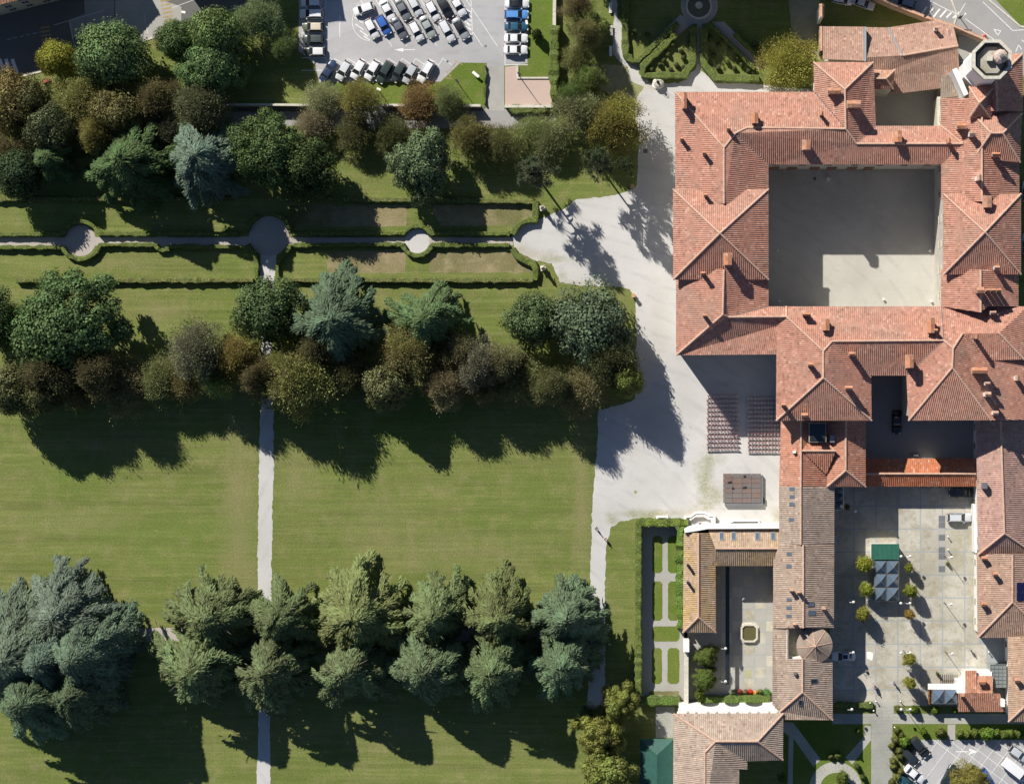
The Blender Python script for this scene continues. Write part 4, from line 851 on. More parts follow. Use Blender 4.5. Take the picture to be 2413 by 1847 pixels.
def tree(px, py, rpx, h, kind, c, label, name=None, cat='tree', group=None, rot=None, anchor=.5, sy=None):
    if kind == 'autumn': h *= (1.1, .62, .9, .68, 1.0)[int(px+py) % 5]
    x, y, _ = P(px, py, h*anchor); nm = name or {'cedar': 'cedar_tree', 'bigcedar': 'cedar_tree', 'sparse': 'pine_tree', 'shrub': 'shrub', 'maple': 'maple_tree'}.get(kind, 'broadleaf_tree')
    o = thing(nm, label, cat, (x, y, 0), 0, group); r = rpx*S*{'cedar': 1.2, 'bigcedar': 1.12, 'autumn': 1.3, 'broad': 1.2, 'chestnut': 1.1, 'maple': 1.1}.get(kind, 1.0); k = random.random()
    if kind == 'sparse': cm, tm = SP[int(k*2)]
    else: cm = TM[kind][int(k*len(TM[kind]))]; tm = TR[int(k*2)]
    a = random.uniform(0, 6.28) if rot is None else rot; bv, gv = random.uniform(.92, 1.08), random.uniform(-.04, .04); v = [ci*bv*(1+gv*(q-1))*(AU[q] if kind == 'autumn' else 1.1 if kind in ('broad', 'chestnut') else 1.0) for q, ci in enumerate(c)]
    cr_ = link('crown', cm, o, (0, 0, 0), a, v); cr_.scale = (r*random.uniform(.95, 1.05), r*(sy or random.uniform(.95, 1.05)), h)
    t = link('trunk', tm, o, (0, 0, 0), a); t.scale = (r, r, h)
    return o
DG, GG, BG, OL = (.065, .095, .035), (.115, .160, .062), (.105, .135, .085), (.125, .125, .045)
CG, CL, CB = (.130, .158, .066), (.080, .120, .045), (.115, .155, .115)
BR, BO, PB, GO, YG = (.135, .095, .050), (.150, .125, .050), (.150, .110, .075), (.180, .150, .035), (.20, .20, .035)
trees = [
 (555, 805, 42, 14, 'autumn', BR, 'brown tree directly over the gravel path in the autumn row'),
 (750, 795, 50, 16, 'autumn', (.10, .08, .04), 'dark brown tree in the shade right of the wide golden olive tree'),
 (985, 755, 42, 14, 'autumn', (.15, .115, .065), 'brown tree squeezed above the pinkish brown one'),
 (1080, 780, 44, 14, 'autumn', (.155, .12, .07), 'dull brown tree between the thin pink one and its neighbour'),
 (1185, 830, 40, 14, 'autumn', (.14, .115, .055), 'small brown tree left of the round one at the lawn corner'),
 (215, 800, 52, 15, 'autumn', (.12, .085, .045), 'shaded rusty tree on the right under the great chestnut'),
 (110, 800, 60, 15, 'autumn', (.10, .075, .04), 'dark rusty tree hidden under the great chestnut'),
 (395, 825, 42, 14, 'autumn', (.16, .12, .06), 'small brown tree third of the row over the left lawn'),
 (470, 810, 40, 14, 'autumn', (.13, .13, .05), 'greenish brown tree fourth of the row over the left lawn'),
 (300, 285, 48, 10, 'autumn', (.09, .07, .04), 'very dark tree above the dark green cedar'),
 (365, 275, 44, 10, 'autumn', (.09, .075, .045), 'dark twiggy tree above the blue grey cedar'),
 (65, 215, 46, 11, 'broad', (.13, .125, .05), 'olive tree second from the left edge in the top left cluster'),
 (210, 285, 46, 11, 'autumn', (.17, .125, .05), 'orange tinged tree above the dark green cedar on its left'),
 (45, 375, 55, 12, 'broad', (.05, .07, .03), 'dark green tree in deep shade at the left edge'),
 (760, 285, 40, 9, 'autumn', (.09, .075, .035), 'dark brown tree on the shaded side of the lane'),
 (1075, 310, 40, 9, 'autumn', (.12, .10, .045), 'brown tree on the lawn below the pink terrace wall'),
 (1180, 300, 40, 9, 'autumn', (.13, .115, .055), 'twiggy tree left of the grey brown tree near the gravel'),
 (122, 130, 42, 8, 'broad', YG, 'small yellowing tree on the verge beside the street crossing'),
 (240, 122, 76, 14, 'broad', GG, 'broad bright green tree crowding the street kerb at top left'),
 (385, 88, 46, 12, 'broad', GG, 'mid-sized green tree between two larger ones on the street verge'),
 (460, 75, 58, 14, 'broad', (.14, .185, .065), 'light green tree under the street lamp on the verge'),
 (455, 145, 68, 14, 'chestnut', (.12, .17, .065), 'round green tree just below the light green tree on the verge'),
 (25, 212, 62, 12, 'broad', BO, 'olive brown tree at the left edge below the street'),
 (105, 275, 52, 12, 'broad', (.10, .11, .05), 'grey green tree left of the brown cluster at top left'),
 (170, 215, 62, 12, 'autumn', BO, 'golden brown bushy tree in the top left cluster'),
 (255, 245, 58, 12, 'broad', (.13, .115, .045), 'brown and green tree on the right of the top left cluster'),
 (330, 215, 50, 10, 'autumn', BR, 'dark brown tree in the shade between the top left greens'),
 (20, 320, 50, 11, 'autumn', BR, 'rusty brown tree in shade at the left edge'),
 (435, 225, 62, 12, 'autumn', (.12, .10, .055), 'thin twiggy brown tree left of the car park wall'),
 (556, 45, 48, 9, 'autumn', (.16, .155, .08), 'pale twiggy tree on the lawn above the car park corner'),
 (603, 100, 27, 8, 'autumn', (.15, .15, .065), 'sparse olive tree beside the left car bays'),
 (695, 216, 39, 9, 'autumn', (.19, .165, .095), 'pale beige round tree at the left end of the car park verge'),
 (775, 217, 43, 9, 'autumn', (.17, .13, .05), 'golden brown round tree second along the car park verge'),
 (898, 222, 43, 9, 'autumn', (.16, .09, .045), 'rust coloured round tree on the car park verge'),
 (965, 222, 33, 8, 'autumn', (.13, .12, .055), 'olive brown tree nearest the footpath on the car park verge'),
 (110, 345, 50, 11, 'cedar', CL, 'small dark cedar below the grey green tree at left'),
 (282, 352, 80, 17, 'cedar', (.07, .11, .04), 'dark green cedar left of the blue cedar'),
 (440, 345, 82, 18, 'cedar', (.13, .175, .125), 'large blue grey cedar above the left parterre'),
 (585, 330, 84, 17, 'chestnut', (.08, .11, .038), 'big dark green tree right of the blue cedar'),
 (660, 360, 66, 15, 'broad', (.06, .085, .03), 'dark shaded tree above the parterre cross path'),
 (670, 268, 38, 9, 'autumn', PB, 'grey brown tree beside the north path'),
 (905, 348, 74, 14, 'chestnut', (.115, .15, .075), 'round grey green tree standing alone above the parterre'),
 (1010, 295, 44, 9, 'autumn', (.14, .10, .04), 'brown tree under the footpath end'),
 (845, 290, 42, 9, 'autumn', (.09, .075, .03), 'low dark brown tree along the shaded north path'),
 (1140, 285, 40, 8, 'autumn', (.13, .12, .05), 'small olive tree below the pink terrace'),
 (1245, 245, 56, 11, 'autumn', (.15, .125, .065), 'grey brown tree with pale limbs near the gravel'),
 (1320, 268, 60, 12, 'autumn', (.18, .13, .04), 'golden brown tree overhanging the gravel near the fountain'),
 (1238, 15, 32, 10, 'autumn', (.16, .105, .06), 'topmost of the brown trees in the strip right of the car park'),
 (1258, 75, 34, 10, 'autumn', (.15, .12, .06), 'second brown tree down the strip right of the car park'),
 (1238, 130, 32, 9, 'autumn', (.14, .115, .05), 'third brown tree down the strip right of the car park'),
 (1270, 170, 32, 9, 'autumn', (.13, .13, .05), 'olive tree in the strip beside the bench path'),
 (1232, 205, 30, 8, 'autumn', (.10, .12, .04), 'greenish tree at the foot of the strip by the pink terrace'),
 (1150, 375, 62, 19, 'sparse', (.13, .145, .08), 'tall sparse pine with bare pale limbs on the lawn'),
 (1285, 350, 50, 19, 'sparse', (.10, .125, .06), 'sparse twin of the tall pine close to the gravel'),
 (1340, 355, 26, 15, 'sparse', (.08, .11, .05), 'small sparse pine at the gravel edge'),
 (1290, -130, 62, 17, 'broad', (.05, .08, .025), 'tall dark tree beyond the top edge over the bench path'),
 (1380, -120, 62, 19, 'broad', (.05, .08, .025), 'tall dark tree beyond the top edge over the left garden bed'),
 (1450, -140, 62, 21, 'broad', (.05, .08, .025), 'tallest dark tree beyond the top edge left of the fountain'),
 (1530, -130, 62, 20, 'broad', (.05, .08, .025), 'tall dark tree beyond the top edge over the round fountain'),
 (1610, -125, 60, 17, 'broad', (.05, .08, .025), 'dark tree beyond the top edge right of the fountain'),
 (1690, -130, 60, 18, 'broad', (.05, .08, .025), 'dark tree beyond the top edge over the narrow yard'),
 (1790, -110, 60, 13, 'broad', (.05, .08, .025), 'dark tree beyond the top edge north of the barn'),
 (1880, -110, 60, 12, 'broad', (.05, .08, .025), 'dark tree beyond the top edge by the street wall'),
 (1695, 138, 62, 9, 'autumn', (.20, .15, .04), 'golden leaved tree against the north pavilion roof'),
 (-10, 690, 62, 14, 'broad', DG, 'dark tree cut by the left edge below the parterre'),
 (135, 700, 118, 19, 'chestnut', (.075, .115, .045), 'very large dark green chestnut at left below the parterre'),
 (30, 840, 58, 15, 'broad', (.11, .115, .05), 'olive tree at left edge beneath the great chestnut'),
 (90, 850, 42, 14, 'broad', (.12, .125, .05), 'yellow green bush tree beneath the great chestnut'),
 (175, 845, 34, 13, 'autumn', (.15, .10, .05), 'small rusty tree right below the great chestnut'),
 (265, 828, 60, 15, 'autumn', (.16, .115, .06), 'brown bushy tree first of the row over the left lawn'),
 (345, 812, 50, 15, 'autumn', (.14, .12, .055), 'brown green tree second of the row over the left lawn'),
 (430, 755, 62, 19, 'autumn', (.145, .115, .075), 'mauve brown twiggy tree above the left lawn'),
 (515, 765, 50, 16, 'autumn', (.18, .125, .05), 'golden brown tree touching the gravel path from the left'),
 (575, 668, 74, 15, 'broad', (.075, .11, .045), 'dark green tree over the gravel path below the parterre'),
 (722, 690, 88, 18, 'cedar', (.10, .14, .08), 'large blue green cedar right of the gravel path'),
 (918, 688, 76, 17, 'cedar', (.09, .135, .055), 'mid green cedar in the middle of the lawn row'),
 (640, 815, 78, 16, 'autumn', (.17, .14, .055), 'wide golden olive tree right of the gravel path'),
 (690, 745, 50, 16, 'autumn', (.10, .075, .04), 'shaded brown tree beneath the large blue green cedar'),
 (828, 832, 54, 14, 'broad', (.15, .15, .065), 'pale olive round tree on the edge of the middle lawn'),
 (880, 760, 66, 16, 'autumn', (.155, .12, .055), 'brown tree below the mid green cedar'),
 (955, 830, 46, 14, 'autumn', (.17, .12, .075), 'pinkish brown tree on the edge of the middle lawn'),
 (1030, 785, 50, 14, 'autumn', (.16, .12, .085), 'thin pink brown tree with bare twigs'),
 (1040, 835, 36, 13, 'autumn', (.155, .115, .06), 'small brown tree under the thin pink brown one'),
 (1122, 812, 58, 15, 'autumn', (.15, .125, .06), 'brown tree between pinkish brown and dark brown crowns'),
 (1145, 690, 60, 14, 'broad', (.09, .125, .055), 'grey green tree left of the big tree by the gravel'),
 (1268, 700, 84, 16, 'broad', (.105, .135, .075), 'big grey green tree at the corner of the gravel forecourt'),
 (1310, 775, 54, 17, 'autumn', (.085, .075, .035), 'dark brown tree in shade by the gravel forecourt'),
 (1245, 832, 56, 15, 'autumn', (.15, .115, .065), 'round brown tree at the lawn corner near the gravel'),
 (1342, 818, 38, 14, 'broad', (.14, .16, .04), 'yellow green tree nearest the gravel forecourt'),
 (140, 1318, 100, 18, 'bigcedar', (.13, .165, .125), 'blue grey upper part of the giant cedar cluster at bottom left'),
 (45, 1400, 120, 20, 'bigcedar', (.12, .155, .105), 'giant cedar cut by the left edge in the bottom left cluster'),
 (190, 1400, 98, 24, 'bigcedar', (.11, .145, .09), 'dark green giant cedar on the right of the bottom left cluster'),
 (115, 1410, 92, 22, 'bigcedar', (.12, .16, .11), 'middle cedar filling the bottom left cluster'),
 (75, 1495, 104, 20, 'bigcedar', (.11, .15, .08), 'lowest giant weeping cedar of the bottom left cluster'),
 (180, 1480, 84, 22, 'bigcedar', (.09, .12, .065), 'shaded cedar at the lower right of the bottom left cluster'),
 (455, 1320, 90, 17, 'cedar', CG, 'first cedar of the upper row, left of the gravel path'),
 (603, 1325, 76, 17, 'cedar', CG, 'second cedar of the upper row, over the gravel path'),
 (768, 1320, 92, 17, 'cedar', (.155, .18, .07), 'third and widest cedar of the upper row'),
 (935, 1318, 74, 17, 'cedar', (.14, .17, .07), 'fourth cedar of the upper row'),
 (1072, 1322, 74, 17, 'cedar', (.145, .172, .068), 'fifth cedar of the upper row'),
 (1218, 1320, 78, 17, 'cedar', (.115, .16, .09), 'sixth cedar of the upper row, against the drive'),
 (428, 1432, 92, 18, 'cedar', CG, 'first cedar of the lower row, beside the giant cedars'),
 (582, 1432, 84, 18, 'cedar', (.125, .155, .072), 'second cedar of the lower row, over the gravel path'),
 (750, 1432, 78, 18, 'cedar', (.125, .158, .075), 'third cedar of the lower row'),
 (912, 1432, 80, 18, 'cedar', (.115, .155, .08), 'fourth cedar of the lower row'),
 (1060, 1432, 84, 18, 'cedar', (.125, .16, .068), 'fifth cedar of the lower row'),
 (1208, 1420, 76, 18, 'cedar', (.11, .155, .08), 'sixth cedar of the lower row, beside the drive'),
 (1322, 1510, 48, 12, 'maple', (.19, .20, .05), 'upper golden maple at the end of the drive'),
 (1288, 1572, 60, 13, 'maple', (.19, .195, .05), 'middle golden maple below the drive'),
 (1302, 1650, 68, 14, 'maple', (.175, .195, .05), 'lowest golden maple at the bottom edge'),
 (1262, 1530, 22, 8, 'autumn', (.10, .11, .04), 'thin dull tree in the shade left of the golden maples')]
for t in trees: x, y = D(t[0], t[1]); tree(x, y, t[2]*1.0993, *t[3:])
for x, y, r, h, kd, c, lb in [
 (*cr(835, 210), 21, 5, 'young', (.20, .20, .035), 'young tree lowest on the left of the glass kiosk'),
 (*br(855, 1535), 22, 5, 'young', (.21, .23, .03), 'round yellow green tree left of the green kiosk roof'),
 (*cr(865, 5), 19, 5, 'young', (.21, .23, .03), 'middle yellow green tree left of the glass kiosk'),
 (*br(1225, 1565), 12, 4, 'young', (.20, .23, .03), 'small bright tree right of the green kiosk roof'),
 (*cr(1240, 20), 19, 5, 'young', (.20, .23, .03), 'bright tree right of the glass kiosk'),
 (*cr(1225, 215), 15, 5, 'young', (.25, .17, .04), 'orange tinged young tree below the double lamp'),
 (*cr(1225, 590), 19, 5.5, 'young', (.22, .22, .04), 'yellow tree under the double lamp in mid plaza'),
 (*cr(1232, 795), 18, 5.5, 'young', (.21, .21, .04), 'yellow tree nearest the flagstone walk'),
 (*c3(1690, 580), 31, 6, 'chestnut', (.11, .14, .035), 'upper glossy tree in the fountain court'),
 (*c3(1685, 775), 30, 6, 'chestnut', (.11, .145, .035), 'lower glossy tree in the fountain court'),
 (*c3(1635, 905), 14, 3, 'young', (.13, .17, .03), 'small bright tree in the court corner by the white arches'),
 (*cr(1735, 1620), 40, 7, 'broad', (.19, .17, .04), 'olive gold tree standing in the south car park'),
 (*cr(700, 1050), 8, 3.2, 'young', (.20, .12, .04), 'brownish potted tree at the foot of the glass canopy') if False else (*br(703, 1052), 8, 3, 'young', (.20, .12, .04), 'brownish small tree at the foot of the glass canopy'),
 (*cr(155, 1590), 14, 3.5, 'young', (.09, .13, .03), 'small green tree left of the circular walk'),
 (*cr(660, 1590), 20, 3.5, 'young', (.11, .14, .03), 'green bush tree inside the circular walk')]:
    tree(x, y, r, h, kd, c, lb)
shr = [(*t3(240, 300), 16, 3.2, (.05, .08, .02), 'dark clipped dome on the lawn right of the car park'), (*cr(1265, 1015), 13, 2.2, (.10, .15, .02), 'clipped green dome beside the lower double lamp'),
 (*cr(1130, 1015), 10, 2.0, (.13, .14, .04), 'greyish dome left of the lower double lamp'), (*cr(1450, 1028), 12, 2, (.10, .14, .02), 'clipped dome left below the glass pyramids'), (*cr(1610, 1032), 7, 1.6, (.10, .14, .02), 'small dome right below the glass pyramids'),
 (*cr(790, 1198), 8, 1.6, (.08, .12, .02), 'small shaded shrub on the south lawn'), (*cr(1345, 1205), 10, 2.2, (.11, .17, .02), 'upright green shrub right of the main walk'), (*cr(1490, 1212), 14, 2.4, (.12, .13, .03), 'twin shrub left of the side path'),
 (*cr(1190, 1290), 19, 2.4, (.13, .20, .03), 'bright leafy bush at the car park corner'), (*cr(1890, 1225), 22, 2.8, (.14, .22, .03), 'bright wide bush above the south car park'), (*cr(785, 1500), 9, 1.6, (.08, .10, .03), 'dark shrub beside the circular walk'),
 (*cr(835, 1585), 8, 1.6, (.09, .12, .03), 'green shrub at the right of the circular walk'), (*cr(620, 1405), 12, 1.4, (.13, .15, .04), 'yellowish shrub above the circular walk'), (*cr(565, 1412), 9, 1.3, (.13, .15, .04), 'low yellowish shrub just above the circular walk'),
 (*cr(1465, 715), 5, 1.2, (.1, .13, .03), 'potted green plant near the parked bicycles') , (*cr(1545, 1), 1, .1, (.1, .1, .1), ''),
 (*br(1550, 1530), 5, 1.3, (.13, .19, .03), 'green plant in a pot beside the paver strip'), (*mr(1465, 712), 6, 1.6, (.15, .20, .03), 'upper green plant at the courtyard east wall'), (*mr(1463, 893), 6, 1.6, (.16, .22, .03), 'lower green plant at the courtyard east wall'), (*tr(430, 1508), 4, 1.2, (.14, .17, .05), 'small plant in the shaded courtyard')]
for x, y, r, h, c, lb in shr:
    if lb: tree(x, y, r, h, 'shrub', c, lb, 'shrub', 'shrub')
for i in range(11):
    x, y = cr(1120+40*math.sin(i*1.7), 1190+i*44); tree(x, y, 11, 1.9, 'shrub', (.14, .15, .04), ORD[i]+' bush from the top of the belt left of the south car park', 'shrub', 'shrub', 'bushes along the main walk')
for i in range(9):
    x, y = cr(1655+i*62+(120 if i > 2 else 0), 1222+8*math.sin(i*2)); tree(x, y, 12, 1.9, 'shrub', (.13, .17, .035), ORD[i]+' bush from the side path in the row above the south car park', 'shrub', 'shrub', 'bushes above the south car park')
RBS = [(1410, 390), (1370, 470), (1330, 520), (1480, 440), (1440, 560), (1300, 560), (1230, 600), (1390, 600), (1500, 500), (1550, 380), (1500, 580), (1800, 390), (1850, 350), (1900, 420), (1760, 480), (1880, 540), (1960, 500), (1800, 590), (1940, 590), (2000, 560), (2060, 610), (1730, 330), (2110, 380), (2160, 400), (1180, 540), (1070, 300), (1190, 300), (1230, 400)]
RB = sorted([q for q in RBS if q[0] < 1640], key=lambda q: q[1]); RC = sorted([q for q in RBS if q[0] >= 1640], key=lambda q: q[1])
for i, (X, Y) in enumerate(RBS):
    tree(*t3(X, Y), 7.5, 1.1, 'shrub', (.10, .12, .045), '%s rose bush in the bed %s the garden path, counting down' % (ORD[RB.index((X, Y)) if X < 1640 else RC.index((X, Y))], 'left of' if X < 1640 else 'right of'), 'shrub', 'shrub', 'rose bushes of the fountain garden')
# ---- hedges
def hedge(label, pts, w_=1.0, h=1.1, c=(.115, .135, .03), closed=False, name='hedge', dens=34, cat='hedge', wob=.09, leaf=.22):
    pp = [Vector(P(x, y, h)) for x, y in pts]; pp = pp+[pp[0]] if closed else pp; Q = []
    for a, b in zip(pp, pp[1:]):
        k = max(1, int((b-a).length/.8)); Q += [a.lerp(b, i/k) for i in range(k)]
    Q.append(pp[-1]); o = thing(name, label, cat, (Q[0].x, Q[0].y, 0)); mb = MB(); rings = []; cen = []; nor = []
    for i, p in enumerate(Q):
        d = (Q[min(i+1, len(Q)-1)]-Q[max(i-1, 0)]); d.z = 0; d.normalize(); n_ = Vector((-d.y, d.x, 0)); hw = w_/2+random.gauss(0, wob); hh = h+random.gauss(0, wob)
        rings.append([p+n_*hw-Vector((0, 0, h)), p+n_*hw*.97+Vector((0, 0, hh-h-.1)), p+n_*hw*.7+Vector((0, 0, hh-h)), p-n_*hw*.7+Vector((0, 0, hh-h)), p-n_*hw*.97+Vector((0, 0, hh-h-.1)), p-n_*hw-Vector((0, 0, h))])
    for a, b in zip(rings, rings[1:]):
        for j in range(5): mb.poly([a[j], a[j+1], b[j+1], b[j]])
        L = (b[0]-a[0]).length; m_ = max(2, int(dens*L*(w_+h*.8)*.5))
        for _ in range(m_):
            j = random.choices((0, 1, 2, 3, 4), (h, .1, w_*1.4, .1, h))[0]; s_, t = random.random(), random.random()
            p = a[j].lerp(a[j+1], s_).lerp(b[j].lerp(b[j+1], s_), t); nn = (b[j]-a[j]).cross(a[j+1]-a[j]); nn = -nn.normalized() if nn.length > 0 else Vector((0, 0, 1))
            if j == 2 and nn.z < 0: nn = -nn
            cen.append(p+nn*.03); nor.append(nn)
    for r_ in (rings[0], rings[-1]): mb.poly(r_)
    mb.build('hedge_body', M['hedgecore'], o, True); n_ = len(cen)
    cen = np.array([tuple(v) for v in cen]); nor = np.array([tuple(v) for v in nor]); ax = np.cross(nor, RNG.normal(0, 1, (n_, 3)))+nor*.5*RNG.random((n_, 1))
    me = leafmesh('leaves', cen, ax, nor, np.c_[RNG.uniform(.8, 1.4, n_)*leaf, RNG.uniform(.6, 1, n_)*leaf], RNG.normal(.5, .2, n_))
    l_ = link('leaves', me, o, tuple(-k for k in o.location), 0, c); l_['kind'] = 'stuff'; return o
HG, HB = (.17, .205, .035), (.235, .20, .07)
hedge('long clipped hedge along the top of the left parterre', [(-60, 469), (545, 469)], .85, 1.15, HB)
hedge('long clipped hedge along the top of the right parterre', [(668, 469), (1060, 472), (1254, 476), (1254, 479)], .85, 1.15, HB)
hedge('hedge curving round the upper end of the parterre at the gravel', [(1262, 474), (1262, 520), (1245, 519), (1228, 526), (1215, 538), (1208, 552)], 1.1, 1.2, HG)
hedge('hedge curving round the lower end of the parterre at the gravel', [(1208, 586), (1215, 600), (1235, 615), (1256, 620), (1262, 634), (1262, 660)], 1.1, 1.2, HG)
hedge('long hedge along the bottom of the left parterre', [(38, 661), (596, 661)], .85, 1.15, HB)
hedge('long hedge along the bottom of the right parterre', [(662, 660), (1256, 661)], .85, 1.15, HB)
hedge('inner hedge above the path on the left, bending over the round place', [(-60, 553), (146, 552)]+circ(189, 567, 45, 12, 200, 340)+[(236, 551), (560, 551)], .8, 1.1, HG)
hedge('inner hedge above the path on the right, bending over the pale circle', [(690, 551), (947, 550)]+circ(983, 567, 35, 12, 205, 335)+[(1018, 550), (1200, 551)], .8, 1.1, HG)
hedge('inner hedge below the path on the left, bending under the round place', [(-60, 583), (144, 583)]+circ(189, 567, 45, 12, 155, 25)+[(236, 577), (366, 577)]+circ(383, 572, 18, 8, 165, 15)+[(404, 580), (560, 582)], .8, 1.1, HG)
hedge('inner hedge below the path on the right, bending under the pale circle', [(690, 578), (947, 576)]+circ(983, 567, 36, 14, 165, 15)+[(1018, 577), (1200, 578)], .8, 1.1, HG)
hedge('quarter round hedge at upper right of the path crossing', circ(634, 557, 54, 10, -75, -12), .8, 1.1, HG)
hedge('quarter round hedge at lower right of the path crossing', circ(634, 557, 54, 10, 20, 60)+[(653, 625), (653, 655)], .8, 1.1, HG)
hedge('quarter round hedge at lower left of the path crossing', circ(634, 557, 54, 10, 160, 125)+[(604, 620), (604, 656)], .8, 1.1, HG)
hedge('quarter round hedge at upper left of the path crossing', circ(634, 557, 54, 10, 195, 250), .8, 1.1, HG)
hedge('hedge framing the left bed of the fountain garden', [t3(*p) for p in [(995, -60), (1000, 180), (1000, 470), (1060, 525), (1110, 520), (1450, 200)]], 1.2, 1.3, HG)
hedge('hedge framing the bed left of the garden path', [t3(*p) for p in [(1440, 290), (1225, 490), (1150, 570), (1150, 650), (1505, 650), (1540, 590), (1580, 550), (1580, 250), (1550, 240)]], 1.3, 1.3, HG, closed=False)
hedge('hedge framing the bed right of the garden path', [t3(*p) for p in [(1675, 240), (1680, 560), (1720, 600), (1775, 670), (2150, 675)]], 1.5, 1.3, HG)
hedge('thin hedge slanting beside the right garden path', [t3(*p) for p in [(1740, 215), (2110, 590)]], .7, 1.2, HG)
hedge('thin hedge slanting on the far side of the right garden path', [t3(*p) for p in [(1940, 290), (2160, 510)]], .7, 1.2, HG)
hedge('tall ragged hedge beside the lawn right of the car park', [(1307, 60), (1305, 130), (1304, 190), (1306, 235)], 1.7, 2.4, (.12, .16, .03), wob=.2, leaf=.3)
hedge('tall ivy covered wall on the left of the walled garden', [(1505, 1234), (1504, 1640)], 1.25, 3.3, (.15, .19, .035), wob=.09, dens=46, leaf=.26)
hedge('ivy covered wall across the top of the walled garden', [(1500, 1232), (1622, 1232)], 1.5, 3.3, (.17, .23, .03), wob=.12, dens=46, leaf=.28)
hedge('ivy climbing wall on the right of the walled garden', [(1603, 1240), (1602, 1330), (1604, 1480)], 1.3, 3.3, (.13, .24, .03), wob=.2, dens=46, leaf=.3)
hedge('bright clipped hedge closing the bottom of the walled garden', [(1512, 1652), (1602, 1652)], 1.7, 1.8, (.13, .24, .03), leaf=.25)
hedge('bright hedge in front of the white arcaded villa', [(1645, 1649), (1814, 1647)], 1.3, 1.7, (.13, .22, .03), leaf=.25)
hedge('low clipped hedge along the walk left of the entrance', [cr(600, 985), cr(920, 985)], 1.2, 1.0, HG)
hedge('hedge bordering the bottom right corner of the car park lawn', [(1142, 154), (1142, 245)], .5, .8, HG)
hedge('planted hedge under the pink terrace', [t3(0, 935), t3(110, 945), t3(390, 935)], 1.4, 1.4, (.12, .14, .03), wob=.2, leaf=.3)
fb = [(1743, 'shrub', (.30, .07, .05), 'dark red flowering clump left in the court flower bed'), (1757, 'shrub', (.22, .14, .07), 'brown clump in the court flower bed'), (1769, 'shrub', (.55, .05, .03), 'bright red flowers in the court flower bed'),
      (1780, 'shrub', (.60, .34, .10), 'yellow flowers in the court flower bed'), (1792, 'shrub', (.16, .22, .05), 'green clump right of the yellow flowers'), (1808, 'shrub', (.10, .20, .06), 'leafy green bush at the right end of the court flower bed'), (1727, 'shrub', (.20, .24, .14), 'pale leaved bush left in the court flower bed')]
for i, (x, k, c, lb) in enumerate(fb): tree(x, 1629+(3 if i == 3 else 0)+(4 if i == 5 else 0), 8 if i != 5 else 13, .9, k, c, lb, 'flower_clump', 'flowers')
for i in range(6): tree(*cr(1490+i*26, 828), 5, 2.2, 'shrub', (.42, .17, .05), ORD[i]+' orange plant from the left above the glass pyramids', 'flower_clump', 'flowers', 'orange plants by the glass pyramids', anchor=1)
for i in range(6): tree(*cr(1400, 850+i*24), 3.5, 1.6, 'shrub', (.30, .12, .04), ORD[i]+' rusty plant from the top, left of the glass pyramids', 'flower_clump', 'flowers', 'rusty plants by the glass pyramids', anchor=1)
# ---- low walls
def lowwall(label, pts, h, w_=.35, mat='white', name='wall', cat='wall', lift=None):
    o = thing(name, label, cat, P(*pts[0])); mb = MB()
    for (x0, y0), (x1, y1) in zip(pts, pts[1:]):
        a, b = P(x0, y0, h), P(x1, y1, h); L = math.dist(a, b); mb.box(((a[0]+b[0])/2, (a[1]+b[1])/2, h/2), (L+w_*.98, w_, h+random.random()*.01), math.atan2(b[1]-a[1], b[0]-a[0]))
    mb.build('masonry', M[mat], o, True); c = MB()
    for (x0, y0), (x1, y1) in zip(pts, pts[1:]):
        a, b = P(x0, y0, h), P(x1, y1, h); L = math.dist(a, b); c.box(((a[0]+b[0])/2, (a[1]+b[1])/2, h+.05+random.random()*.008), (L+w_*1.2, w_+.12, .08), math.atan2(b[1]-a[1], b[0]-a[0]))
    c.build('coping', M['stone' if mat != 'white' else 'white'], o, True); return o
lowwall('pale boundary wall between the car park verge and the lane', [(420, 247), (640, 247), (745, 248)], 2.2, .3, 'stone'); lowwall('pale wall right of the rust tree ending at the footpath', [(900, 248), (1130, 249)], 2.2, .35, 'stone')
lowwall('grey wall post strip along the lawn right of the car park', [(1307, -40), (1306, 62)], 1.6, .5, 'stone'); lowwall('short grey wall below the tall ragged hedge', [(1305, 137), (1304, 175)], 1.6, .5, 'stone')
lowwall('brick wall along the bottom of the pink terrace', [(1192, 251), (1300, 251)], 1.4, .4, 'wallbrick'); lowwall('thin kerb wall around the pink terrace top', [(1219.5, 157), (1219.5, 184), (1300, 184)], .15, .2, 'stone')
lowwall('tall beige wall between the walled garden and the fountain court', [(1617, 1534), (1617, 1655)], 3.2, .7, 'wallbrick'); lowwall('tiny white gatehouse wall top beside the walled garden', [(1617, 1514), (1617, 1528)], 4.2, 1.0, 'white')
lowwall('white zigzag balustrade of the sunken stairs', [b3(*p) for p in [(1515, 1185), (1515, 1160), (1560, 1155), (1600, 1125), (1685, 1125), (1720, 1148), (1765, 1150), (1765, 1215)]], 1.0, .28)
lowwall('inner white balustrade of the sunken stairs', [b3(*p) for p in [(1560, 1180), (1600, 1150), (1680, 1150), (1715, 1172), (1745, 1175), (1745, 1218)]], .8, .28)
lowwall('small white angular rail above the ivy wall', [b3(*p) for p in [(1273, 1180), (1273, 1160), (1362, 1160), (1362, 1178)]], 2.4, .2); lowwall('white parapet above the orange tiled north wing', [b3(*p) for p in [(1890, 1210), (1930, 1192), (2150, 1192), (2150, 1212)]], 1.0, .22)
lowwall('pale west-facing retaining wall of the east range', [(2296, 1190), (2300, 1300)], 3.6, .3, 'white'); lowwall('thin wall in the small court right of the cottage', [(2212, 232), (2212, 296)], 8, .45, 'stone')
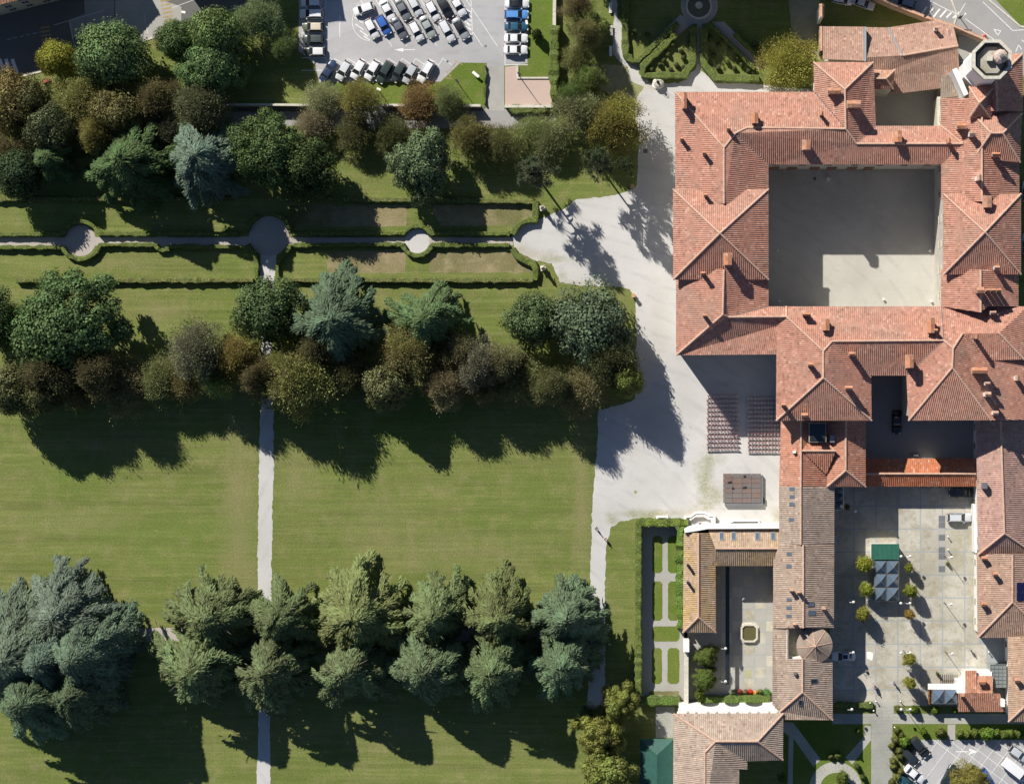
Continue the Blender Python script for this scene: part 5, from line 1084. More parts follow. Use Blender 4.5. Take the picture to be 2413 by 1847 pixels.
# ================================================================= CARS
CARM = {}
def carmeshes(kind):
    if kind in CARM: return CARM[kind]
    L, W, H = {'hatch': (4.0, 1.74, 1.5), 'saloon': (4.5, 1.78, 1.45), 'wagon': (4.6, 1.8, 1.5), 'suv': (4.5, 1.85, 1.7), 'van': (5.6, 2.0, 2.3)}[kind]; hl = L/2
    st = [(-hl, .78, .80, .42), (-hl+.12, .90, .92, .28), (-hl*.7, .985, .98 if kind != 'saloon' else 1.0, .22), (-hl*.3, 1, .98, .2), (hl*.15, 1, .97, .2), (hl*.5, .99, .92, .2), (hl*.8, .95, .82, .24), (hl-.15, .84, .72, .3), (hl, .70, .62, .4)]
    if kind == 'van': st = [(x, w_, z+.12, b) for x, w_, z, b in st]
    mb = MB(); rings = []
    for x, w_, zt, zb in st:
        hw = W/2*w_; prof = [(-hw*.9, zb), (-hw, zb+.15), (-hw, zt-.16), (-hw*.9, zt-.04), (-hw*.5, zt+.02), (hw*.5, zt+.02), (hw*.9, zt-.04), (hw, zt-.16), (hw, zb+.15), (hw*.9, zb)]
        rings.append(len(mb.v)); mb.v += [(x, y, z) for y, z in prof]
    for a, b in zip(rings, rings[1:]):
        for k in range(10): mb.f.append((a+k, a+(k+1) % 10, b+(k+1) % 10, b+k)); mb.mi.append(0); mb.uv.append(None)
    for a in (rings[0], rings[-1]): mb.f.append(tuple(range(a, a+10))); mb.mi.append(0); mb.uv.append(None)
    body = mb.mesh('body', M['paintwork'], True)
    zb = .93 if kind != 'van' else 1.05
    x0, x1, x2, x3 = {'hatch': (-hl+.10, -hl+.45, .25, 1.0), 'saloon': (-hl+.65, -hl+1.25, .25, 1.05), 'wagon': (-hl+.12, -hl+.5, .3, 1.1), 'suv': (-hl+.12, -hl+.45, .3, 1.05), 'van': (-hl+.05, -hl+.12, 1.45, 2.15)}[kind]
    wb, wt = W/2*.93, W/2*.72; 
    if kind == 'van': wt = W/2*.9
    b4 = [(x0, -wb, zb), (x3, -wb, zb), (x3, wb, zb), (x0, wb, zb)]; t4 = [(x1, -wt, H-.03), (x2, -wt, H-.03), (x2, wt, H-.03), (x1, wt, H-.03)]
    def one(name, pts, mat): m = MB(); m.poly(pts); return m.mesh(name, M[mat])
    gm = 'glass' if kind != 'van' else 'paintwork'
    parts = [('body', body), ('windscreen', one('windscreen', [b4[1], b4[2], t4[2], t4[1]], 'glass')), ('rear_window', one('rear_window', [b4[3], b4[0], t4[0], t4[3]], gm)),
             ('side_window', one('side_window', [b4[0], b4[1], t4[1], t4[0]], gm)), ('side_window', one('side_window', [b4[2], b4[3], t4[3], t4[2]], gm))]
    r_ = MB(); e = .03; n_ = 6
    for i in range(n_):
        xa, xb = x1-e+(x2-x1+2*e)*i/n_, x1-e+(x2-x1+2*e)*(i+1)/n_; za, zb2 = [H-.02+.035*math.sin(math.pi*(q/n_)) for q in (i, i+1)]
        for ya, yb, ea, eb in ((-wt-e, -wt*.6, -.03, 0), (-wt*.6, wt*.6, 0, 0), (wt*.6, wt+e, 0, -.03)): r_.poly([(xa, ya, za+ea), (xb, ya, zb2+ea), (xb, yb, zb2+eb), (xa, yb, za+eb)])
    for s_ in (-1, 1):
        r_.tube([(x3, s_*wb, zb), (x2, s_*wt, H-.02)], .045, 4); r_.tube([(x0, s_*wb, zb), (x1, s_*wt, H-.02)], .05, 4); r_.tube([((x1+x2)/2-.1, s_*wb*1.0, zb), ((x1+x2)/2-.1, s_*wt, H-.02)], .04, 4)
    if kind == 'wagon':
        for s_ in (-1, 1): r_.tube([(x1+.1, s_*wt*.93, H+.05), (x2-.1, s_*wt*.93, H+.05)], .03, 4)
    parts.append(('roof_panel', r_.mesh('roof_panel', M['paintwork'])))
    wm = MB(); wm.v = []; 
    wm.tube([(0, -.1, 0), (0, .1, 0)], .32, 12); wm.m = 1; wm.tube([(0, -.11, 0), (0, .11, 0)], .19, 10); wmesh = wm.mesh('wheel', [M['tyre'], M['metal']])
    lm = MB(); lm.box((0, 0, 0), (.22, .34, .12)); hl_ = lm.mesh('headlight', M['lampglass']); lm2 = MB(); lm2.box((0, 0, 0), (.14, .3, .16)); tl_ = lm2.mesh('tail_light', M['redglass'])
    mm = MB(); mm.box((0, 0, 0), (.16, .22, .14)); mi_ = mm.mesh('wing_mirror', M['paintwork'])
    locs = []
    for sx in (-.31*L, .31*L):
        for sy in (-1, 1): locs.append(('wheel', wmesh, (sx, sy*(W/2-.12), .32)))
    for sy in (-1, 1):
        locs += [('headlight', hl_, (hl-.16, sy*W*.30, .66 if kind != 'van' else .8)), ('tail_light', tl_, (-hl+.08, sy*W*.36, .80)), ('wing_mirror', mi_, (x3-.2, sy*(W/2+.1), 1.0))]
    CARM[kind] = (parts, locs); return CARM[kind]
def car(px, py, ang, c, kind, label, c2=None, name='parked_car', z=0, extra=None):
    x, y, _ = P(px, py, .7+z); o = thing(name, label, 'car' if kind != 'van' else 'van', (x, y, z+.012), math.radians(ang), 'cars parked around the palace'); parts, locs = carmeshes(kind)
    for n_, m_ in parts: link(n_, m_, o, (0, 0, 0), 0, c2 if (n_ == 'roof_panel' and c2) else c)
    for n_, m_, l in locs: link(n_, m_, o, l, 0, c)
    if extra: 
        mb = MB(); mb.box((-.25, 0, 1.5), (.9, .8, .02)); mb.build('sunroof', M['glass'], o)
    return o
WH, SI, GY, BK, DB, BL = (.75, .75, .76), (.48, .50, .52), (.16, .17, .18), (.015, .017, .02), (.02, .04, .09), (.04, .12, .42)
cars = [(733.6, 7, 180, WH, 'hatch', 'white car topmost in the left bays of the car park'), (734.5, 33, 180, WH, 'wagon', 'white estate car second in the left bays'), (737, 64, 180, (.10, .11, .08), 'hatch', 'dark car with cream roof in the left bays', (.62, .55, .42)),
 (737, 93, 180, (.06, .075, .07), 'hatch', 'dark grey car fourth in the left bays'), (742, 122, 180, (.03, .035, .035), 'hatch', 'black car with white roof lowest in the left bays', (.7, .7, .7)),
 (857, 22, 200, WH, 'hatch', 'white pickup-like car parked crosswise at the left end of the middle island'), (913.5, 25, -62, WH, 'saloon', 'white car second in the upper middle row'), (949, 23, -62, GY, 'saloon', 'dark grey car in the upper middle row'), (978, 15, -62, (.6, .62, .63), 'hatch', 'short white car with dark glass in the upper middle row'),
 (1020, 26, -62, WH, 'hatch', 'white car left of the black one in the upper middle row'), (1049, 19, -62, BK, 'saloon', 'black car in the upper middle row'), (1079, 13, -60, WH, 'saloon', 'white car at the right end of the upper middle row'),
 (876, 68, -62, WH, 'hatch', 'white car at the left end of the lower middle row'), (904, 60, -62, BL, 'hatch', 'blue car in the lower middle row'), (941, 67, -62, (.12, .125, .15), 'saloon', 'slate grey car beside the blue car'), (981, 74, -62, WH, 'hatch', 'white car in the centre of the lower middle row'),
 (1008, 64, -62, (.33, .36, .35), 'saloon', 'silver grey car in the lower middle row'), (1053, 73, -62, (.66, .67, .69), 'wagon', 'pale silver car second from right in the lower middle row'), (1086, 68, -60, (.30, .32, .34), 'saloon', 'grey car with black roof at the right end of the lower middle row', BK),
 (774, 167, 58, DB, 'saloon', 'dark blue car leftmost in the bottom row'), (809.5, 167, 240, (.6, .61, .63), 'hatch', 'silver white car second in the bottom row'), (844, 164, 240, WH, 'hatch', 'white car third in the bottom row'), (877, 166, 240, WH, 'hatch', 'white car fourth in the bottom row'),
 (906, 171, 240, (.03, .045, .04), 'suv', 'black green car left of its twin in the bottom row'), (938, 171, 240, (.035, .05, .045), 'hatch', 'dark green car right of its twin in the bottom row'), (966, 174, 240, (.45, .46, .48), 'hatch', 'silver car second from right in the bottom row'), (1003, 169, 240, WH, 'wagon', 'white car rightmost in the bottom row'),
 (1219, 9, 0, (.68, .69, .70), 'saloon', 'white car with black roof topmost in the right bays', BK), (1217, 35, 0, (.10, .28, .62), 'wagon', 'bright blue car in the right bays'), (1217, 63, 0, (.02, .09, .16), 'saloon', 'dark teal car in the right bays'), (1216, 91, 0, WH, 'saloon', 'white car above the lowest in the right bays'), (1215, 118, 0, WH, 'saloon', 'white car lowest in the right bays'),
 (2034, 8, -20, SI, 'saloon', 'silver car half hidden behind the street wall'), (1985, 0, -10, WH, 'hatch', 'white car behind the barn yard at the top edge'), (2130, 6, 165, (.22, .25, .28), 'wagon', 'grey car on the street beside the crossing'),
 (2113, 994, -90, BK, 'saloon', 'black car in the shaded rear yard'), (2264, 1160, 180, (.03, .032, .035), 'saloon', 'black car in shade by the covered passage'), (2260, 1219, 0, (.55, .57, .60), 'wagon', 'silver estate car in the sunny corner of the plaza'),
 (1988, 1546, 180, (.70, .74, .80), 'saloon', 'white car with sunroof parked beside the round turret'), (2168, 1760, -50, (.02, .025, .03), 'suv', 'black car uppermost in the south car park'), (2144, 1782, -45, (.03, .035, .04), 'hatch', 'dark car next to the black one in the south car park'),
 (2155, 1823, -38, WH, 'saloon', 'white car left in the south car park'), (2237, 1826, 62, (.02, .03, .028), 'saloon', 'black car left of the olive gold tree'), (2135, 1842, -35, (.02, .07, .09), 'hatch', 'dark teal car at the bottom edge'), (2400, 1775, -35, SI, 'hatch', 'silver car at the right edge of the south car park'),
 (2392, 1812, -38, WH, 'van', 'long white van at the right edge of the south car park'), (2324, 1833, -60, BL, 'hatch', 'blue car peeking out under the olive gold tree'), (2420, 452, 90, (.5, .6, .75), 'hatch', 'pale blue car cut by the right edge near the palace'), (2420, 575, 90, (.45, .55, .7), 'hatch', 'pale car lower at the right edge near the palace')]
for c in cars: car(*c[:6], c2=c[6] if len(c) > 6 else None, extra='sunroof' in c[5])
# ================================================================= CHAIRS, STAGE
mb = MB(); mb.box((0, 0, .45), (.44, .42, .05)); seat = mb.mesh('seat', M['chairseat'] if 'chairseat' in M else M['pink'])
M['chairseat'] = plain('chair_seat', (.72, .62, .58), .6, 0, .1); M['chairback'] = plain('chair_back', (.42, .13, .11), .6, 0, .15)
def chairmesh():
    mb = MB(); mb.box((0, 0, .45), (.46, .42, .05)); mb.m = 1; mb.box((0, .22, .72), (.46, .05, .28)); mb.m = 2
    for s_ in (-1, 1):
        mb.box((s_*.2, .2, .43), (.04, .04, .86)); mb.box((s_*.2, -.18, .22), (.04, .04, .44))
    return mb.mesh('folding_chair', [M['chairseat'], M['chairback'], M['dark']])
cm = chairmesh()
for blk, (x0, nx, y0, ny) in {'left': (1668, 10, 934, 13), 'right': (1764, 10, 939, 13)}.items():
    for j in range(ny):
        for i in range(nx):
            px, py = x0+i*7.75+random.gauss(0, .25)-(j % 2)*1.5*(blk == 'left'), y0+j*10.35+random.gauss(0, .3)+(j*.1); x, y, _ = P(px, py, .5)
            o = link('folding_chair', cm, None, (x, y, .02), math.radians(random.gauss(0, 4)))
            k = (nx-i) if blk == 'left' else i+1
            tag(o, 'red and white chair, %s from the aisle, %s row from the stage, %s block' % (ORD[k-1], ORD[ny-1-j], blk), 'chair', 'chairs set out in rows before the stage')
sg = thing('stage', 'low open-air stage of grey and reddish square panels', 'stage', P(1749, 1150)); x0, x1, y0, y1, h = 1704, 1793.5, 1115.5, 1185, .9
SC = [[(.20, .13, .12), (.15, .15, .16), (.15, .15, .16), (.16, .16, .17)], [(.24, .13, .12), (.26, .15, .12), (.20, .13, .12), (.20, .13, .12)], [(.15, .15, .16), (.22, .14, .13), (.15, .15, .16), (.16, .15, .16)], [(.20, .14, .14), (.17, .16, .17), (.24, .14, .12), (.18, .16, .16)], [(.17, .17, .17), (.18, .17, .17), (.16, .16, .17), (.22, .14, .11)], [(.17, .17, .17), (.22, .14, .14), (.20, .14, .14), (.16, .16, .17)]]
for i in range(4):
    for j in range(6):
        a = P(x0+(x1-x0)*i/4, y0+(y1-y0)*j/6, h); b = P(x0+(x1-x0)*(i+1)/4, y0+(y1-y0)*(j+1)/6, h); mb = MB(); mb.box(((a[0]+b[0])/2, (a[1]+b[1])/2, h-.05+random.random()*.01), (b[0]-a[0]-.05, a[1]-b[1]-.05, .1)); mb.build('deck_panel', M['stagepanel'], sg, True, color=tuple(SC[j][i][q]*.4+(.13, .10, .085)[q]*.65 for q in range(3)))
mb = MB(); a = P(x0+4, y0+4, .4); b = P(x1+4, y1+6, .4); mb.box(((a[0]+b[0])/2, (a[1]+b[1])/2, .4), (b[0]-a[0], a[1]-b[1], .78)); mb.build('underframe', M['slate'], sg, True)
mb = MB(); mb.box((P(1796, 1180, .3)[0], P(0, 1180, .3)[1], .3), (1.0, 1.0, .6)); mb.build('step', M['dark'], sg, True)
for q in ((2027, 812, .2), (1898, 863, .5), (2027, 908, .5), (1925, 915, .1)):
    a = P(*b3(q[0], q[1]), h); o = thing('stage_monitor', 'small dark thing on the stage at %s' % {2027: 'upper middle', 1898: 'left', 1925: 'left centre', 2110: 'right', 2005: 'lower middle'}[q[0]] if q[1] not in (908, 800) else ('dark crate near the stage centre' if q[1] == 908 else 'dark cable box at the stage top edge'), 'stage equipment', (a[0], a[1], h))
    mb = MB(); mb.box((0, 0, .06), (q[2]+.3, .35, .12), .2, .8); mb.build('case', M['dark'], o); mb = MB(); mb.tube([(-.2, .1, .1), (.2, .2, .25)], .03, 4); mb.build('stand', M['dark'], o)
# ================================================================= STREET FURNITURE
def globe_lamp(px, py, label, n_=1, h=4.2, tall=5.2):
    x, y, _ = P(px, py, h); arm = .85; bx = x-(arm if n_ == 1 else 0); o = thing('lamp_post', label, 'lamp post', (bx, y, 0), 0, 'globe lamps')
    mb = MB(); mb.lathe([(.12, 0), (.10, .4), (.055, .5), (.05, tall), (.02, tall+.05)], (0, 0, 0), 8); mb.build('pole', M['metal'], o)
    for s_ in ((1,) if n_ == 1 else (-1, 1)):
        mb = MB(); mb.tube([(0, 0, h+.35), (s_*arm*.6, 0, h+.55), (s_*arm, 0, h+.3)], .035, 5); mb.build('arm', M['metal'], o)
        mb = MB(); mb.lathe([(.02, -.28), (.16, -.24), (.26, -.1), (.28, 0), (.26, .12), (.16, .24), (.03, .29)], (s_*arm, 0, h), 14); mb.build('globe', M['globe'], o, smooth=True)
for q in [(*br(772, 1090), 'single globe lamp at the plaza corner below the passage'), (*cr(757, 112), 'single globe lamp beside the lowest left kiosk tree'), (*cr(755, 537), 'single globe lamp over the white car by the turret'), (*cr(743, 1017), 'single globe lamp in the shade near the flagstone walk'),
          (*cr(1583, 130), 'single globe lamp in the upper sunny part of the plaza'), (*cr(1592, 548), 'single globe lamp in the lower sunny part of the plaza'), (*br(1585, 1478), 'single globe lamp right of the paver strip'), (*c3(1862, 513), 'upper globe lamp in the fountain court'), (*c3(1862, 797), 'lower globe lamp in the fountain court')]: globe_lamp(*q)
for q in [(*br(1197, 1470), 'double globe lamp right of the green kiosk roof'), (*cr(1195, 122), 'double globe lamp below the glass kiosk'), (*cr(1197, 540), 'double globe lamp above the yellow tree'), (*cr(1197, 1017), 'double globe lamp between clipped domes')]: globe_lamp(*q, 2)
def street_lamp(px, py, hx, hy, h, label, mat='metal'):
    x, y, _ = P(px, py); ex, ey, _ = P(hx, hy, h); o = thing('street_lamp', label, 'street lamp', (x, y, 0)); mb = MB(); mb.tube([(0, 0, 0), (0, 0, h*.85), (.0, 0, h)], [.09, .06, .05], 7); mb.tube([(0, 0, h*.97), (ex-x, ey-y, h+.1)], .04, 5); mb.build('pole', M[mat], o)
    mb = MB(); mb.box((ex-x, ey-y, h+.12), (.75, .42, .16), math.atan2(ey-y, ex-x)); mb.build('lamp_head', M['globe' if mat == 'metal' else 'dark'], o)
street_lamp(*a0(1740, 190), *a0(1580, 108), 8, 'white headed street lamp above the top left street'); street_lamp(*a0(95, 665), *a0(20, 640), 7, 'thin street lamp at the left edge by the crossing', 'dark')
street_lamp(*t3(85, 655), *t3(88, 640), 5, 'dark lamp post standing on the pink terrace', 'dark'); street_lamp(*t3(160, 205), *t3(150, 195), 6, 'slender lamp post beside the dark clipped dome'); street_lamp(*a1(1075, 790), *a1(1070, 770), 5, 'slender lamp post on the car park verge')
street_lamp(*a1(1745, 708), *a1(1742, 700), 4, 'thin post on the small corner lawn', 'dark'); street_lamp(*tr(1660, 160), *tr(1655, 150), 5, 'sign post on the street island', 'dark'); street_lamp(*tr(1370, 145), *tr(1365, 135), 5, 'dark post behind the street wall', 'dark')
def bench(px, py, label, mat='white', ln=1.9, rz=math.pi/2):
    x, y, _ = P(px, py, .45); o = thing('bench', label, 'bench', (x, y, .015), rz, 'benches along the garden path'); mb = MB(); mb.box((0, 0, .46), (ln, .55, .12)); mb.build('seat', M[mat], o)
    for s_ in (-1, 1): mb = MB(); mb.box((s_*ln*.36, 0, .2), (.22, .45, .40)); mb.build('leg', M[mat], o)
bench(*t3(871, 70), 'topmost white stone bench beside the garden path'); bench(*t3(878, 265), 'middle stone bench lying in shade by the garden path', 'stone'); bench(*t3(873, 442), 'lowest white stone bench beside the garden path')
x, y, _ = P(1550.5, 196, .6); o = thing('stone_well', 'round white stone well with metal pump at the gravel edge', 'well', (x, y, .016)); mb = MB(); mb.lathe([(1.15, 0), (1.15, .25), (.95, .3), (.85, .95), (1.0, 1.05)], (0, 0, 0), 24); mb.build('base', M['white'], o)
mb = MB(); mb.lathe([(.8, .9), (.95, 1.1), (.72, 1.25), (.45, 1.3)], (0, 0, 0), 20); mb.build('bowl', M['stone'], o); mb = MB(); mb.lathe([(.3, 1.2), (.2, 1.8), (.3, 2.0), (.1, 2.2)], (0, 0, 0), 8); mb.build('pump', M['dark'], o)
mb = MB()
for i in range(4): t = i*math.pi/2+.4; mb.tube([(.7*math.cos(t), .7*math.sin(t), 1.1), (.4*math.cos(t), .4*math.sin(t), 2.3), (0, 0, 2.7)], .035, 4)
mb.build('iron_frame', M['dark'], o)
def pot(px, py, label, mat='terracotta'):
    x, y, _ = P(px, py, .9); o = thing('garden_vase', label, 'vase', (x, y, .016)); mb = MB(); mb.box((0, 0, .35), (.55, .55, .7)); mb.box((0, 0, .74), (.68, .68, .08)); mb.build('pedestal', M['stone'], o); mb = MB(); mb.lathe([(.14, .78), (.3, 1.0), (.38, 1.35), (.32, 1.5), (.4, 1.6), (.3, 1.62)], (0, 0, 0), 14); mb.build('vase', M[mat], o)
pot(*t3(1060, 1605), 'terracotta vase on pedestal at the lawn corner near the pines'); pot(*m3(1070, 937), 'terracotta vase on pedestal at the lawn corner near the big grey green tree')
def statue(px, py, label, h=2.6):
    x, y, _ = P(px, py, h*.6); o = thing('statue', label, 'statue', (x, y, .01)); mb = MB(); mb.box((0, 0, .55), (.8, .8, 1.1), .2, .9); mb.box((0, 0, 1.14), (1.0, 1.0, .1), .2); mb.build('plinth', M['stone'], o)
    mb = MB(); mb.lathe([(.34, 1.2), (.38, 1.5), (.30, 2.1), (.25, 2.45), (.34, 2.75), (.30, 2.95), (.10, 3.08), (.13, 3.2), (.15, 3.32), (.04, 3.45)], (0, 0, 0), 12); mb.tube([(.1, .25, 2.85), (.25, .5, 2.5), (.45, .3, 2.2)], .09, 6); mb.tube([(-.1, -.25, 2.85), (.1, -.5, 2.5), (.3, -.4, 2.75)], .09, 6); mb.build('figure', M['stone'], o, smooth=True)
statue(*m3(285, 183), 'dark weathered statue above the bulb of the gravel'); statue(*m3(290, 700), 'pale stone statue below the bulb of the gravel')
# round fountain of the shaded garden
x, y, _ = P(*t3(1632, 55), .3); o = thing('round_fountain', 'round stone basin in the shaded garden at the top', 'fountain', (x, y, .01)); mb = MB(); mb.lathe([(2.5, 0), (2.5, .5), (2.15, .52), (2.15, .3)], (0, 0, 0), 32); mb.build('basin', M['stone'], o); mb = MB(); mb.lathe([(2.14, .3), (2.1, .34)], (0, 0, 0), 32); mb.build('water', M['water'], o)
mb = MB(); mb.lathe([(.4, .3), (.2, .9), (.7, 1.2), (.6, 1.25), (.1, 1.1)], (0, 0, 0), 12); mb.build('spout', M['stone'], o)
# octagonal basin of the inner court
x, y, _ = P(*c3(2065, 380), .4); o = thing('octagonal_basin', 'octagonal stone basin of green water in the inner court', 'fountain', (x, y, .016)); ROT = math.radians(22.5); mb = MB()
def octo(hw, hh, c): return [(hw, -hh+c), (hw, hh-c), (hw-c, hh), (-hw+c, hh), (-hw, hh-c), (-hw, -hh+c), (-hw+c, -hh), (hw-c, -hh)]
for (A0, zA), (B0, zB) in (((octo(1.85, 1.95, .75), 0), (octo(1.85, 1.95, .75), .2)), ((octo(1.85, 1.95, .75), .2), (octo(1.6, 1.7, .62), .21)), ((octo(1.6, 1.7, .62), .2), (octo(1.6, 1.7, .62), .65)), ((octo(1.6, 1.7, .62), .65), (octo(1.28, 1.38, .45), .66)), ((octo(1.28, 1.38, .45), .66), (octo(1.28, 1.38, .45), .3))):
    for i in range(8): j = (i+1) % 8; mb.poly([(*A0[i], zA), (*A0[j], zA), (*B0[j], zB), (*B0[i], zB)])
mb.build('rim', M['stone'], o); mb = MB(); mb.poly([(*p, .4) for p in octo(1.29, 1.39, .45)]); mb.build('water', M['water'], o)
sheet('well_grate', rect(*c3(2022, 698), *c3(2086, 765)), 8, 'moss'); 
mb = MB(); a = P(1709.5, 1333, 2.6); b = P(1719, 1612, 2.6); mb.box(((a[0]+b[0])/2, (a[1]+b[1])/2, 2.6), (b[0]-a[0], a[1]-b[1], .08)); o = thing('glass_awning', 'long narrow dark glass canopy running down the inner court', 'canopy', (a[0], a[1], 0)); mb.build('glazing', M['greyglass'] if False else M['glass'], o, True)
mb = MB(); 
for i in range(10): yy = a[1]+(b[1]-a[1])*i/9; mb.tube([(a[0]+.1, yy, 0), (a[0]+.1, yy, 2.56)], .05, 5)
mb.build('post', M['metal'], o, True)
# glass pyramids kiosk with green roof
def pyramids(root, x0, y0, x1, y1, nx, ny, z, rise):
    for i in range(nx):
        for j in range(ny):
            a = P(x0+(x1-x0)*i/nx, y0+(y1-y0)*j/ny, z); b = P(x0+(x1-x0)*(i+1)/nx, y0+(y1-y0)*(j+1)/ny, z); c4 = [(a[0]+.08, b[1]+.08, z), (b[0]-.08, b[1]+.08, z), (b[0]-.08, a[1]-.08, z), (a[0]+.08, a[1]-.08, z)]; ap = ((a[0]+b[0])/2, (a[1]+b[1])/2, z+rise)
            mb = MB()
            for k in range(4): mb.poly([c4[k], c4[(k+1) % 4], ap])
            mb.build('glass_pyramid', M['skyglass'], root, True); fb_ = MB()
            for k in range(4): fb_.tube([c4[k], ap], .035, 4); fb_.tube([c4[k], c4[(k+1) % 4]], .06, 4)
            fb_.build('frame', M['metal'], root, True)
    a = P(x0, y0, z); b = P(x1, y1, z); mb = MB(); W_ = b[0]-a[0]; H_ = a[1]-b[1]; cx, cy = (a[0]+b[0])/2, (a[1]+b[1])/2
    for p, d in (((cx, a[1]-.1, z/2), (W_, .1, z)), ((cx, b[1]+.1, z/2), (W_, .1, z)), ((a[0]+.1, cy, z/2), (.1, H_-.3, z)), ((b[0]-.1, cy, z/2), (.1, H_-.3, z))): mb.box(p, d)
    mb.build('glass_wall', M['greyglass'], root, True)
ki = thing('glass_kiosk', 'glass pyramid kiosk with a green ribbed roof in the plaza', 'kiosk', P(2088, 1350)); pyramids(ki, 2060, 1320, 2119, 1416, 2, 3, 3.2, 1.2)
mb = MB(); a = P(2053, 1281, 3.4); b = P(2119, 1318, 3.4); 
mb.box(((a[0]+b[0])/2, (a[1]+b[1])/2, 3.4), (b[0]-a[0], a[1]-b[1], .16))
n_ = 22
for i in range(n_): mb.box((a[0]+(b[0]-a[0])*(i+.5)/n_, (a[1]+b[1])/2, 3.52), (.07, a[1]-b[1], .1))
mb.build('green_roof', M['green_metal'], ki, True); mb = MB(); mb.box(((a[0]+b[0])/2, (a[1]+b[1])/2, 1.65), (b[0]-a[0]-.4, a[1]-b[1]-.3, 3.3)); mb.build('wall', M['white'], ki, True)
k2 = thing('glass_pavilion', 'white framed pavilion with two glass pyramids near the walk', 'pavilion', P(2226, 1640)); pyramids(k2, *cr(1420, 848), *cr(1632, 972), 2, 1, 3.0, 1.1)
mb = MB(); a = P(*cr(1385, 800), 3.0); b = P(*cr(1632, 848), 3.0); mb.box(((a[0]+b[0])/2, (a[1]+b[1])/2, 2.9), (b[0]-a[0], a[1]-b[1]-.0, .25)); mb.build('roof_slab', M['white'], k2, True)
sh = thing('tiled_shop', 'small tiled building with white walls beside a conservatory', 'building', P(2310, 1630))
roof(sh, [[(*cr(1700, 688), 4.6), (*cr(1700, 880), 5.2), (*cr(1795, 880), 5.2), (*cr(1795, 688), 4.6)], [(*cr(1796, 735), 4.4), (*cr(1796, 880), 5.2), (*cr(1932, 880), 5.2), (*cr(1932, 735), 4.4)], [(*cr(1642, 885), 5.2), (*cr(1642, 1036), 3.9), (*cr(2032, 1036), 3.9), (*cr(1995, 885), 5.2)]], (.46, .23, .15))
walls(sh, [(*cr(1690, 700), *cr(1925, 890)), (*cr(1650, 890), *cr(1990, 1025))], 3.9, 'white', windows=False)
mb = MB(); a = P(*cr(1632, 775), 4.6); b = P(*cr(1712, 880), 4.6); mb.box(((a[0]+b[0])/2, (a[1]+b[1])/2, 2.35), (b[0]-a[0], a[1]-b[1], 4.7)); mb.build('white_block', M['white'], sh, True)
chimney(sh, *cr(1840, 782), 16, 14, 1.3); chimney(sh, *cr(1675, 903), 8, 8, 1.9); chimney(sh, *cr(2020, 965), 10, 20, .6, 'white', False)
cv = thing('conservatory', 'grey glass conservatory against the corner house', 'conservatory', P(2355, 1592)); a = P(*cr(1912, 640), 3.6); b = P(*cr(2045, 830), 3.6); mb = MB(); mb.box(((a[0]+b[0])/2, (a[1]+b[1])/2, 1.8), (b[0]-a[0], a[1]-b[1], 3.6)); mb.build('glazing', M['greyglass'], cv, True); mb = MB()
for i in range(5): mb.box((a[0]+(b[0]-a[0])*i/4, (a[1]+b[1])/2, 3.64), (.1, a[1]-b[1], .1))
for i in range(7): mb.box(((a[0]+b[0])/2, a[1]+(b[1]-a[1])*i/6, 3.66), (b[0]-a[0], .08, .09))
mb.build('frame', M['metal'], cv, True)
gc = thing('glass_canopy', 'zigzag glass canopy hanging beside the long range', 'canopy', P(1978, 1175)); a = P(*br(600, 888), 4); b = P(*br(670, 1078), 4); mb = MB(); cx = (a[0]+b[0])/2
for i in range(3):
    ya, yb = a[1]+(b[1]-a[1])*i/3, a[1]+(b[1]-a[1])*(i+1)/3; c4 = [(a[0], yb, 4), (b[0], yb, 4), (b[0], ya, 4), (a[0], ya, 4)]
    for k in range(4): mb.poly([c4[k], c4[(k+1) % 4], (cx, (ya+yb)/2, 4.9)])
mb.build('glazing', M['skyglass'], gc, True); mb = MB()
for yy in (a[1], b[1]): mb.tube([(b[0], yy, 0), (b[0], yy, 4)], .06, 5)
mb.tube([(a[0], a[1], 4), (b[0], a[1], 4), (b[0], b[1], 4), (a[0], b[1], 4)], .08, 4); mb.build('frame', M['white'], gc, True)
gt = thing('green_tarp_roof', 'large dark green pitched awning beside the villa', 'awning', P(1545, 1790)); mb = MB()
q = [(1508, 1741), (1588, 1741), (1588, 1900), (1508, 1900)]; zt = 3.4; r_ = [(1548, 1778, zt+1.3), (1548, 1900, zt+1.3)]
c4 = [P(*p, zt) for p in q]; A_, B_ = P(*r_[0]), P(*r_[1])
for f in ([c4[3], B_, A_, c4[0]], [c4[0], A_, c4[1]], [c4[1], A_, B_, c4[2]]): mb.poly(f)
mb.build('canvas', M['tarp'], gt, True); mb = MB()
for p in c4: mb.tube([(p[0], p[1], 0), tuple(p)], .07, 5)
mb.tube([c4[0], c4[1]], .08, 5); mb.build('frame', M['green_metal'], gt, True)
# bollards, boards, bicycles and the white outline panel
for i, q in enumerate([(*br(1550, 1302), 'upper bollard right of the paver strip'), (*br(1552, 1412), 'lower bollard right of the paver strip'), (*cr(1895, 530), 'yellow topped post near the corner house'), (*cr(945, 945), 'yellow topped post left of the entrance walk'), (*cr(1150, 945), 'yellow topped post right of the entrance walk'), (*cr(895, 960), 'low path light in the shade left of the entrance'), (*cr(925, 1025), 'low path light at the foot of the entrance walk'), (*cr(1102, 1165), 'low path light at the top of the main walk')]):
    x, y, _ = P(q[0], q[1], .6); o = thing('bollard', q[2], 'bollard', (x, y, .016)); mb = MB(); mb.lathe([(.09, 0), (.08, .9)], (0, 0, 0), 8); mb.build('post', M['metal'], o); mb = MB(); mb.lathe([(.12, .9), (.16, 1.0), (.12, 1.12), (.03, 1.18)], (0, 0, 0), 10); mb.build('cap', M['globe'], o)
